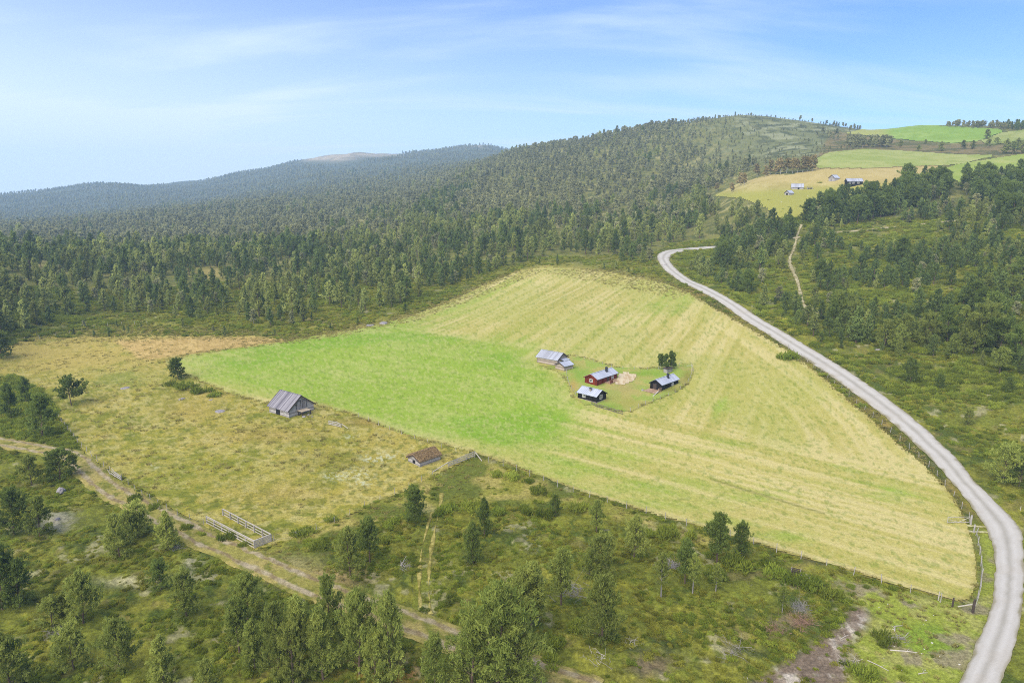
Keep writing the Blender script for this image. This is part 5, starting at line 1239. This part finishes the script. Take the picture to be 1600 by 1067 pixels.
fence('wire_fence', 'old wire fence on pale posts behind the dry pasture, along the forest', [(20,538),(50,531),(100,524),(150,513),(180,509),(230,506)], 4.2, 1.2, m_palewood, 2, 0, .07, 6)
fence('wire_fence', 'thin wire fence between dry pasture and bright green field', [(560,652),(613,674),(660,690),(700,704),(738,714)], 3.4, 1.0, m_palewood, 2, 0, .045, 7)
fence('wire_fence', 'wire fence along the track side of the dry pasture', [(92,655),(115,684),(133,704),(172,738)], 3.2, 1.1, m_palewood, 2, 0, .05, 8)
fence('wire_fence', 'wire fence between the small broken fence and the plank pen', [(190,750),(230,778),(270,802),(318,820)], 3.0, 1.0, m_greywood, 2, 0, .045, 9)
fence('wire_fence', 'thin wire fence sloping from the hut down to the plank pen', [(676,742),(640,762),(575,790),(520,818),(470,838),(428,846)], 2.9, 1.0, m_greywood, 2, 0, .04, 10)
fence('plank_fence', 'grey plank fence from the turf roofed hut to the field corner', [(700,730),(716,724),(730,719),(742,714)], 1.9, 1.05, m_palewood, 0, 3, .06, 11, jit=.03)
fence('plank_fence', 'short leaning plank fence standing alone below the hay barn', [(514,664),(523,666),(533,668.5)], 1.15, 1.0, m_greywood, 0, 3, .06, 12)
fence('plank_fence', 'small broken plank fence beside the farm track', [(173,742),(181,746),(190,751)], 1.4, 1.0, m_greywood, 0, 3, .06, 13, jit=.16)
fence('picket_fence', 'dark weathered fence at the front corner of the yard below the black cabin', [(924,632),(935,637),(949,641),(962,645),(973,648)], .5, .75, m_greydark, 0, 2, .035, 14, jit=.05)
fence('wire_fence', 'wire fence along the back of the cabin yard', [(900,559.5),(930,567),(956,574.5),(1000,579),(1030,578),(1060,573),(1080,573)], 2.8, .95, m_greywood, 2, 0, .04, 15)
fence('wire_fence', 'wire fence round the right front side of the cabin yard', [(1083,581),(1074,599),(1055,614),(1020,628),(985,644)], 2.6, .95, m_greywood, 2, 0, .05, 16)
fence('wire_fence', 'old fence left of the dry grass strip by the log shed', [(885,583),(888,598),(896,614),(905,622)], 1.8, .9, m_greywood, 1, 0, .05, 17)

def props(name, label, cat, a, b, w, h, mat, z0=0.0, z1=0.0, group=None):
    p, q = at(*a), at(*b); m = MB(); q_ = q - p; m.beam((0, 0, z0 + h / 2), (q_[0], q_[1], q_[2] + z1 + h / 2), w, h); o = m.build(name, mat); o.location = p; return tag(o, label, cat, group)
props('fence_rail', 'pale rail sloping down from the end of the plank fence to the field edge', 'rail', (743, 716), (753, 721), .1, .12, m_palewood, 1.0, 0.05)
props('fence_rail', 'pale rail sloping from the plank fence down toward the pasture', 'rail', (700, 730), (677, 738), .1, .12, m_palewood, .8, .1)
props('plank', 'long pale plank leaning from the grass onto the deck of the right black cabin', 'plank', (1017, 622), (1031, 613), .22, .06, m_palewood, .0, .55)
props('fence_rail', 'thin rail hanging from the short plank fence below the hay barn', 'rail', (534, 668), (544, 672), .08, .1, m_palewood, .7, .3)
p = at(1081, 581); o = empty('corner_frame', p, R(60), 'pale leaning post frame at the right corner of the cabin yard', 'post')
m = MB(); m.beam((0, 0, -.2), (.35, .1, 1.6), .13, .13, (0, 1, 0)); m.build('post', m_palewood, o); m = MB(); m.beam((.35, .1, 1.5), (-.1, 1.3, 1.35), .09, .09); m.build('crossbar', m_palewood, o)
p = at(1044, 582); o = empty('woodpile', p, R(40), 'low dark grey covered woodpile behind the right black cabin', 'woodpile'); m = MB(); g = np.random.default_rng(3)
for i in range(7):
    for j in range(4): m.tube([(-1.0 + .3 * i, -.5, .14 + .25 * j), (-1.0 + .3 * i, .5, .14 + .25 * j)], .12 + .02 * g.random(), 7)
m.build('logs', m_greywood, o); m = MB(); m.beam((-1.3, 0, 1.2), (1.2, 0, 1.1), 1.5, .07); m.build('cover', m_darkwood, o)
rock(1004, 611, 1.0, .45, 'grey stone at the end of the pale deck, right black cabin', None, False, True, 1)
rock(1043, 612, .5, .22, 'small pale stone below the window of the right black cabin', None, True)

# three sided plank pen
m_penwood = mat_basic('pen_planks', alb(202, 194, 180), .9, .22, 3)
P0, P1, P2, P3 = at(323.4, 818), at(398, 857), at(424, 846.5), at(348.7, 806)
pen = empty('plank_pen', P1, 0, 'open three sided pen of pale weathered planks beside the farm track', 'pen')
def pen_side(a, b, n, rails, closed):
    a, b = a - P1, b - P1; d = (b - a) / np.linalg.norm(b - a); s_ = np.array([d[1], -d[0], 0]) * .07
    for i in range(n + 1):
        p = a + (b - a) * i / n; m = MB(); m.box(-.07, .07, -.07, .07, -.3, 1.12); o = m.build('post', m_greywood, pen); o.location = p; o.rotation_euler = (0, 0, math.atan2(d[1], d[0]))
    for k in range(rails):
        z = .12 + (.86 if closed else .8) * k / (rails - 1); m = MB(); m.beam(a + s_ + [0, 0, z + .08], b + s_ + [0, 0, z + .08], .035, .125); m.build('rail', m_penwood, pen)
    m = MB(); m.beam(a + [0, 0, 1.15], b + [0, 0, 1.13], .13, .04); m.build('top_rail', m_penwood, pen)
pen_side(P0, P1, 6, 3, False); pen_side(P1, P2, 2, 6, True); pen_side(P2, P3, 6, 3, False)

# field gate, swung open
a, b = at(1515.5, 818), at(1480, 818.5); g_ = empty('field_gate', a, math.atan2((b - a)[1], (b - a)[0]), 'grey bar gate standing open at the field entrance by the gravel road', 'gate'); ln = float(np.hypot(*(b - a)[:2]))
m = MB()
for z in (.25, 1.05): m.tube([(.1, 0, z), (ln, 0, z)], .035, 6)
for x in (.1, ln): m.tube([(x, 0, .2), (x, 0, 1.1)], .04, 6)
m.build('frame', m_greywood, g_); m = MB(); m.tube([(.1, 0, 1.0), (ln * .5, 0, .28)], .03, 6); m.tube([(ln * .5, 0, .28), (ln, 0, .7)], .022, 6); m.build('brace', m_palewood, g_)
m = MB()
for i in range(9): m.tube([(ln * (i + .5) / 9, 0, .26), (ln * (i + .5) / 9, 0, 1.04)], .008, 4)
m.build('mesh_bars', m_wire, g_)
def post(px, py, h, r, label, mat=None, group=None):
    m = MB(); m.tube([(0, 0, -.3), (0, 0, h * .5), (.02, 0, h)], [r, r * .97, r * .9], 8); o = m.build('gate_post' if r > .105 else 'post', mat or m_greywood); o.location = at(px, py); return tag(o, label, 'post', group)
post(1516.5, 819, 1.35, .13, 'thick grey gate post at the hinge of the open field gate'); post(1521.5, 832, 1.2, .11, 'grey gate post standing between the two wheel lines at the field entrance')
post(1520, 957, 1.6, .14, 'stout dark corner post at the bottom right corner of the mown field', m_darkwood); post(1594, 798, .7, .05, 'short pale marker post right of the gravel road', m_palewood)
props('fence_brace', 'pale brace pole against the corner post at the bottom corner of the mown field', 'pole', (1519, 956), (1496, 951), .09, .09, m_palewood, .95, .25)
post(1488, 948, 1.1, .1, 'dark post left of the corner post at the bottom of the mown field', m_darkwood)
post(1466, 938, 1.1, .07, 'pale post in the wire fence near the bottom corner of the mown field', m_palewood)

# slatted crate with boards
p = at(1243, 898.5); o = empty('slatted_crate', p, R(-28), 'dark slatted wooden crate lying among junipers below the field fence', 'crate'); m = MB()
for z in (.05, .24, .43, .62): m.box(-.55, .55, -.36, -.33, z, z + .11); m.box(-.55, .55, .33, .36, z, z + .11); m.box(-.58, -.55, -.36, .36, z, z + .11); m.box(.55, .58, -.36, .36, z, z + .11)
m.build('slats', m_darkwood, o); m = MB()
for x in (-.5, .5):
    for y in (-.3, .3): m.box(x - .04, x + .04, y - .03, y + .03, 0, .8)
m.build('corner_posts', m_greywood, o)
p = at(1255, 900); o = empty('board_pile', p, R(-24), 'pile of pale boards lying right of the slatted crate', 'boards')
for i in range(5): m = MB(); m.beam((-.7 + .1 * i, -.3 + .17 * i, .08 + .03 * (i % 2)), (.75 + .05 * i, -.34 + .17 * i, .1), .15, .04); m.build('board', m_palewood, o)

# dead wood
def brush(px, py, rad, hgt, n, mat, label, name='brush_pile', seed=1, group=None, thick=.02):
    g = np.random.default_rng(seed); m = MB()
    for i in range(n):
        a = g.random() * 6.28; c = np.array([g.normal() * rad * .35, g.normal() * rad * .35, abs(g.normal()) * hgt * .25]); L_ = rad * (.5 + .7 * g.random()); d = np.array([math.cos(a), math.sin(a), g.normal() * .35 + hgt / rad * .3])
        q = [c - d * L_ * .45, c + g.normal(size=3) * .06 * L_, c + d * L_ * .55]; q = [np.array([t[0], t[1], max(t[2], .03)]) for t in q]; r0 = thick * (.5 + g.random()); m.tube(q, [r0, r0 * .8, r0 * .35], 3)
        for k in range(3):
            e = q[1] + (q[2] - q[1]) * g.random(); f = e + (d * .6 + g.normal(size=3) * .6) * L_ * .35; f[2] = max(f[2], .03); m.tube([e, f], [r0 * .5, r0 * .2], 3)
    o = m.build(name, mat); o.location = at(px, py); return tag(o, label, 'dead branches', group)
brush(896, 926, 2.0, 1.2, 60, m_twig, 'pale grey heap of dead branches on the heath beside a slender pine', seed=1)
brush(1050, 884, 1.3, .8, 60, m_twig, 'grey heap of dead branches between the young pines below the field edge', seed=2)
brush(1247, 952, 1.3, .9, 150, m_twig, 'round grey dead bush left of the bare skid track', 'dead_bush', 3, thick=.014)
brush(1252, 972, 1.7, .7, 140, m_rusty, 'rusty brown brush pile nearer the grey dead bush', seed=4, thick=.016)
brush(1210, 984, 1.2, .5, 90, m_rusty, 'smaller rusty brush pile left of the larger one', seed=5, thick=.016)
brush(633, 888, .9, 1.7, 26, m_twig, 'white grey dead snag left of the wheel lines on the heath', 'dead_snag', 6, thick=.03)
brush(935, 1030, 1.6, .5, 26, m_palewood, 'white dead branches at the foot of the tall full pine', seed=7, thick=.02)
brush(988, 1006, 1.0, .5, 14, m_palewood, 'small pale dead branches in the middle of the bottom heath', seed=8, thick=.02)
brush(1400, 1000, 1.2, .4, 14, m_twig, 'pale dead branches around the juniper by the skid track', seed=9, thick=.025)
brush(1330, 1030, 1.5, .3, 14, m_palewood, 'scattered pale sticks on the bare skid track', seed=10, thick=.018)
brush(90, 990, 1.3, .8, 90, m_twig, 'grey dead bush beside the crooked pine on the lower left heath', 'dead_bush', 11, thick=.012)
brush(272, 858, .9, .7, 60, m_twig, 'grey dead twigs at the foot of the thin pine beside the farm track', seed=12, thick=.014)
brush(1150, 1020, 1.8, .4, 40, m_twig, 'low grey brush on the heath left of the skid track', seed=13, thick=.018)
brush(1495, 548, 1.6, .6, 50, m_twig, 'grey dead brush on the slope right of the gravel road', seed=14, thick=.03)
brush(1168, 918, .6, .3, 14, m_palewood, 'small white dead twigs right of the pair of dark pines', seed=15, thick=.016)
def log(px, py, L_, ang, r, label, mat=None):
    m = MB(); g = np.random.default_rng(int(px)); d = np.array([math.cos(R(ang)), math.sin(R(ang)), 0]); m.tube([-d * L_ / 2 + [0, 0, r], [0, 0, r + .03], d * L_ / 2 + [0, 0, r * .8]], [r, r * .85, r * .5], 7)
    s_ = np.array([-d[1], d[0], .5]); m.tube([d * L_ * .1 + [0, 0, r], d * L_ * .25 + s_ * .4], [r * .4, r * .15], 4); o = m.build('fallen_log', mat or m_palewood); o.location = at(px, py); return tag(o, label, 'log')
log(1412, 1018, 2.6, -8, .07, 'bleached fallen trunk lying in the grass below the juniper by the skid track'); log(1398, 983, 1.2, 60, .07, 'short bleached log above the juniper by the skid track'); log(1372, 1040, 2.0, -50, .05, 'thin bleached pole slanting in the grass right of the skid track'); log(1442, 1052, 1.0, 10, .05, 'short pale stick near the road at the bottom right'); log(1408, 978, 1.6, 2, .04, 'thin pale pole lying flat above the short bleached log')
log(1320, 995, 1.3, 30, .05, 'pale broken branch across the skid track'); log(1168, 1062, .5, 80, .08, 'short white stump at the bottom edge left of the skid track')
# stones
for k, (px, py, w_, h_, lb) in enumerate(((196, 607, 2.4, .35, 'flat grey boulder in the middle of the dry pasture right of the lone pine'), (284, 624, 1.9, .3, 'flat grey boulder below the junipers at the tip of the green field'), (345, 643, 3.0, .3, 'largest flat boulder left of the hay barn in the dry pasture'), (330, 625, 1.2, .2, 'small flat boulder between junipers and the largest boulder'),
    (95, 768, 1.6, .7, 'light grey rock heap beside the farm track in the thicket'), (66, 829, 1.0, .5, 'grey rock at the foot of the dark thicket, lower left'), (90, 812, .9, .4, 'small grey rock on the pale stony patch, lower left'), (212, 782, .9, .15, 'flat pale stone in the middle of the farm track'), (192, 785, .7, .15, 'flat pale stone at the left rut of the farm track'),
    (1330, 525, 3.2, .6, 'long flat grey rock right of the footpath end'), (1372, 547, 1.6, .35, 'grey rock below the pair of pines right of the footpath'), (600, 506, 3.4, .7, 'pale grey rock at the upper left edge of the mown field'), (578, 509, 3.0, .5, 'flat grey rock left of the pale rock at the field edge'), (1410, 489, 1.6, .4, 'pale stone on the heath slope right of the footpath'), (1040, 415, 1.6, .8, 'rock outside the road bend'))):
    rock(px, py, w_, h_, lb, None, k in (7, 8, 13), True, k)
g = np.random.default_rng(99)
for k in range(26):
    px, py = 1360 + g.random() * 140, 935 + g.random() * 120
    if px > 1545 - (py - 940) * .45: continue
    rock(px, py, .10 + .16 * g.random(), .07, 'small white stone scattered in the grass between skid track and road', 'white stones by the skid track', True, True, k)
for k, (px, py) in enumerate(((1293, 303), (1262, 306.5), (1282, 310), (1221, 317))): rock(px, py, 1.2, .5, 'pale boulder in the yellow meadow below the far farm', 'boulders below the far farm', True, True, k)
for k, (px, py, w_) in enumerate(((1281, 286.5, 4.2), (1211, 327, 2), (1224, 327.5, 2.2), (1233, 324.5, 2.2), (1244, 323.5, 1.8), (1248, 324.5, 1.8), (1254, 325, 2.2), (1250, 319, 1.2), (1221, 332, 1.4), (1202, 313, 2.5))):
    o = link('juniper_bush', SHR[k % 5]); o.location = at(px, py); o.scale = (w_ / 2, w_ / 2, w_ / 2.4)
    tag(o, 'dark juniper bush beside the tall storehouse of the far farm' if k == 0 else 'small dark juniper dotted on the meadow below the far farm', 'bush', None if k == 0 else 'junipers on the far meadow')
# ---------------------------------------------------------------- sky, sun, haze, camera
SUN_EL, SUN_AZ = R(46), R(215)          # azimuth clockwise from +Y: behind the camera, to the left
w = bpy.data.worlds.new('World'); SC.world = w; w.use_nodes = True
nt = w.node_tree; N, L = nt.nodes, nt.links; N.clear()
out = N.new('ShaderNodeOutputWorld'); bg = N.new('ShaderNodeBackground'); L.new(bg.outputs[0], out.inputs[0])
sky = N.new('ShaderNodeTexSky'); sky.sky_type = 'NISHITA'; sky.sun_disc = False; sky.sun_elevation = SUN_EL; sky.sun_rotation = SUN_AZ
sky.altitude = 1500; sky.air_density = 1.0; sky.dust_density = .4; sky.ozone_density = 1.5
bg.inputs['Strength'].default_value = 0.08
tc = N.new('ShaderNodeTexCoord'); sx = N.new('ShaderNodeSeparateXYZ'); L.new(tc.outputs['Generated'], sx.inputs[0])
def math_(op, a, b=None, clamp=False):
    n = N.new('ShaderNodeMath'); n.operation = op; n.use_clamp = clamp
    for i, s in enumerate((a, b)):
        if s is None: continue
        if isinstance(s, (int, float)): n.inputs[i].default_value = s
        else: L.new(s, n.inputs[i])
    return n.outputs[0]
den = math_('ADD', math_('MAXIMUM', sx.outputs[2], 0.0), 0.16)
cx_ = math_('DIVIDE', sx.outputs[0], den); cy_ = math_('DIVIDE', sx.outputs[1], den)
cv = N.new('ShaderNodeCombineXYZ'); L.new(cx_, cv.inputs[0]); L.new(cy_, cv.inputs[1])
mp = N.new('ShaderNodeMapping'); mp.inputs['Rotation'].default_value = (0, 0, R(-14)); mp.inputs['Scale'].default_value = (.45, 1.5, 1); mp.inputs['Location'].default_value = (.35, .3, 0); L.new(cv.outputs[0], mp.inputs[0])
n1 = N.new('ShaderNodeTexNoise'); n1.inputs['Scale'].default_value = 1.0; n1.inputs['Detail'].default_value = 6; n1.inputs['Roughness'].default_value = .52; n1.inputs['Distortion'].default_value = .5; L.new(mp.outputs[0], n1.inputs['Vector'])
mr = N.new('ShaderNodeMapRange'); mr.interpolation_type = 'SMOOTHSTEP'; mr.inputs['From Min'].default_value = .42; mr.inputs['From Max'].default_value = .72; mr.inputs['To Max'].default_value = .5; L.new(n1.outputs[0], mr.inputs['Value'])
# thin veil that thickens towards the left of the view and the horizon
veil = math_('MULTIPLY', math_('SUBTRACT', .40, sx.outputs[0], True), .95)
hor = N.new('ShaderNodeMapRange'); hor.interpolation_type = 'SMOOTHSTEP'; hor.inputs['From Min'].default_value = .30; hor.inputs['From Max'].default_value = -.02; hor.inputs['To Max'].default_value = .62; L.new(sx.outputs[2], hor.inputs['Value'])
tot = math_('ADD', math_('ADD', mr.outputs[0], math_('MULTIPLY', veil, math_('ADD', .35, hor.outputs[0]))), math_('MULTIPLY', hor.outputs[0], .55), True)
mx = N.new('ShaderNodeMix'); mx.data_type = 'RGBA'; L.new(tot, mx.inputs[0]); tn = N.new('ShaderNodeMix'); tn.data_type = 'RGBA'; tn.blend_type = 'MULTIPLY'; tn.inputs[0].default_value = 1; L.new(sky.outputs[0], tn.inputs[6]); tn.inputs[7].default_value = (.47, .735, 1.15, 1); L.new(tn.outputs[2], mx.inputs[6]); mx.inputs[7].default_value = (5.2, 6.2, 7.4, 1)
L.new(mx.outputs[2], bg.inputs[0])

ld = bpy.data.lights.new('sun', 'SUN'); ld.energy = 3.3; ld.angle = R(75); ld.color = (1, .915, .79)
lo = bpy.data.objects.new('sun', ld); COL.objects.link(lo); lo.location = (-60, -60, 120)
d = Vector((math.sin(SUN_AZ) * math.cos(SUN_EL), math.cos(SUN_AZ) * math.cos(SUN_EL), math.sin(SUN_EL)))
lo.rotation_euler = (-d).to_track_quat('-Z', 'Y').to_euler()

HAZE = True
if HAZE:
    hb = MB(); zmin = float(GZ2.min()) - 1; hb.box(-2700, 2700, -60, 3260, zmin, float(GZ2.max()) + 14)
    hm = bpy.data.materials.new('haze_air'); nt, N, L = nodes_of(hm)
    o_ = N.new('ShaderNodeOutputMaterial'); pv = N.new('ShaderNodeVolumePrincipled'); pv.inputs['Color'].default_value = (.52, .74, 1, 1); pv.inputs['Density'].default_value = 0.00022; pv.inputs['Anisotropy'].default_value = 0
    L.new(pv.outputs[0], o_.inputs['Volume'])
    hm.cycles.homogeneous_volume = True; hm.cycles.volume_sampling = 'DISTANCE'
    tag(hb.build('haze', hm), kind='stuff')

cam = bpy.data.cameras.new('camera'); co = bpy.data.objects.new('camera', cam); COL.objects.link(co)
cam.sensor_width = 36; cam.lens = 36 * F_PX / W_PX; cam.clip_start = .5; cam.clip_end = 20000
co.location = (0, 0, CAM_H); co.rotation_euler = (R(90) - PITCH, 0, 0)
SC.camera = co
SC.view_settings.view_transform = 'Standard'; SC.view_settings.look = 'None'; SC.view_settings.gamma = 1; SC.view_settings.exposure = 1.0
SC.view_settings.use_curve_mapping = False
SC.render.engine = 'CYCLES'
SC.cycles.use_denoising = False; SC.cycles.use_adaptive_sampling = False
SC.cycles.pixel_filter_type = 'BLACKMAN_HARRIS'; SC.cycles.filter_width = 1.0
SC.cycles.max_bounces = 5; SC.cycles.diffuse_bounces = 3; SC.cycles.glossy_bounces = 2; SC.cycles.volume_bounces = 1; SC.cycles.transparent_max_bounces = 4
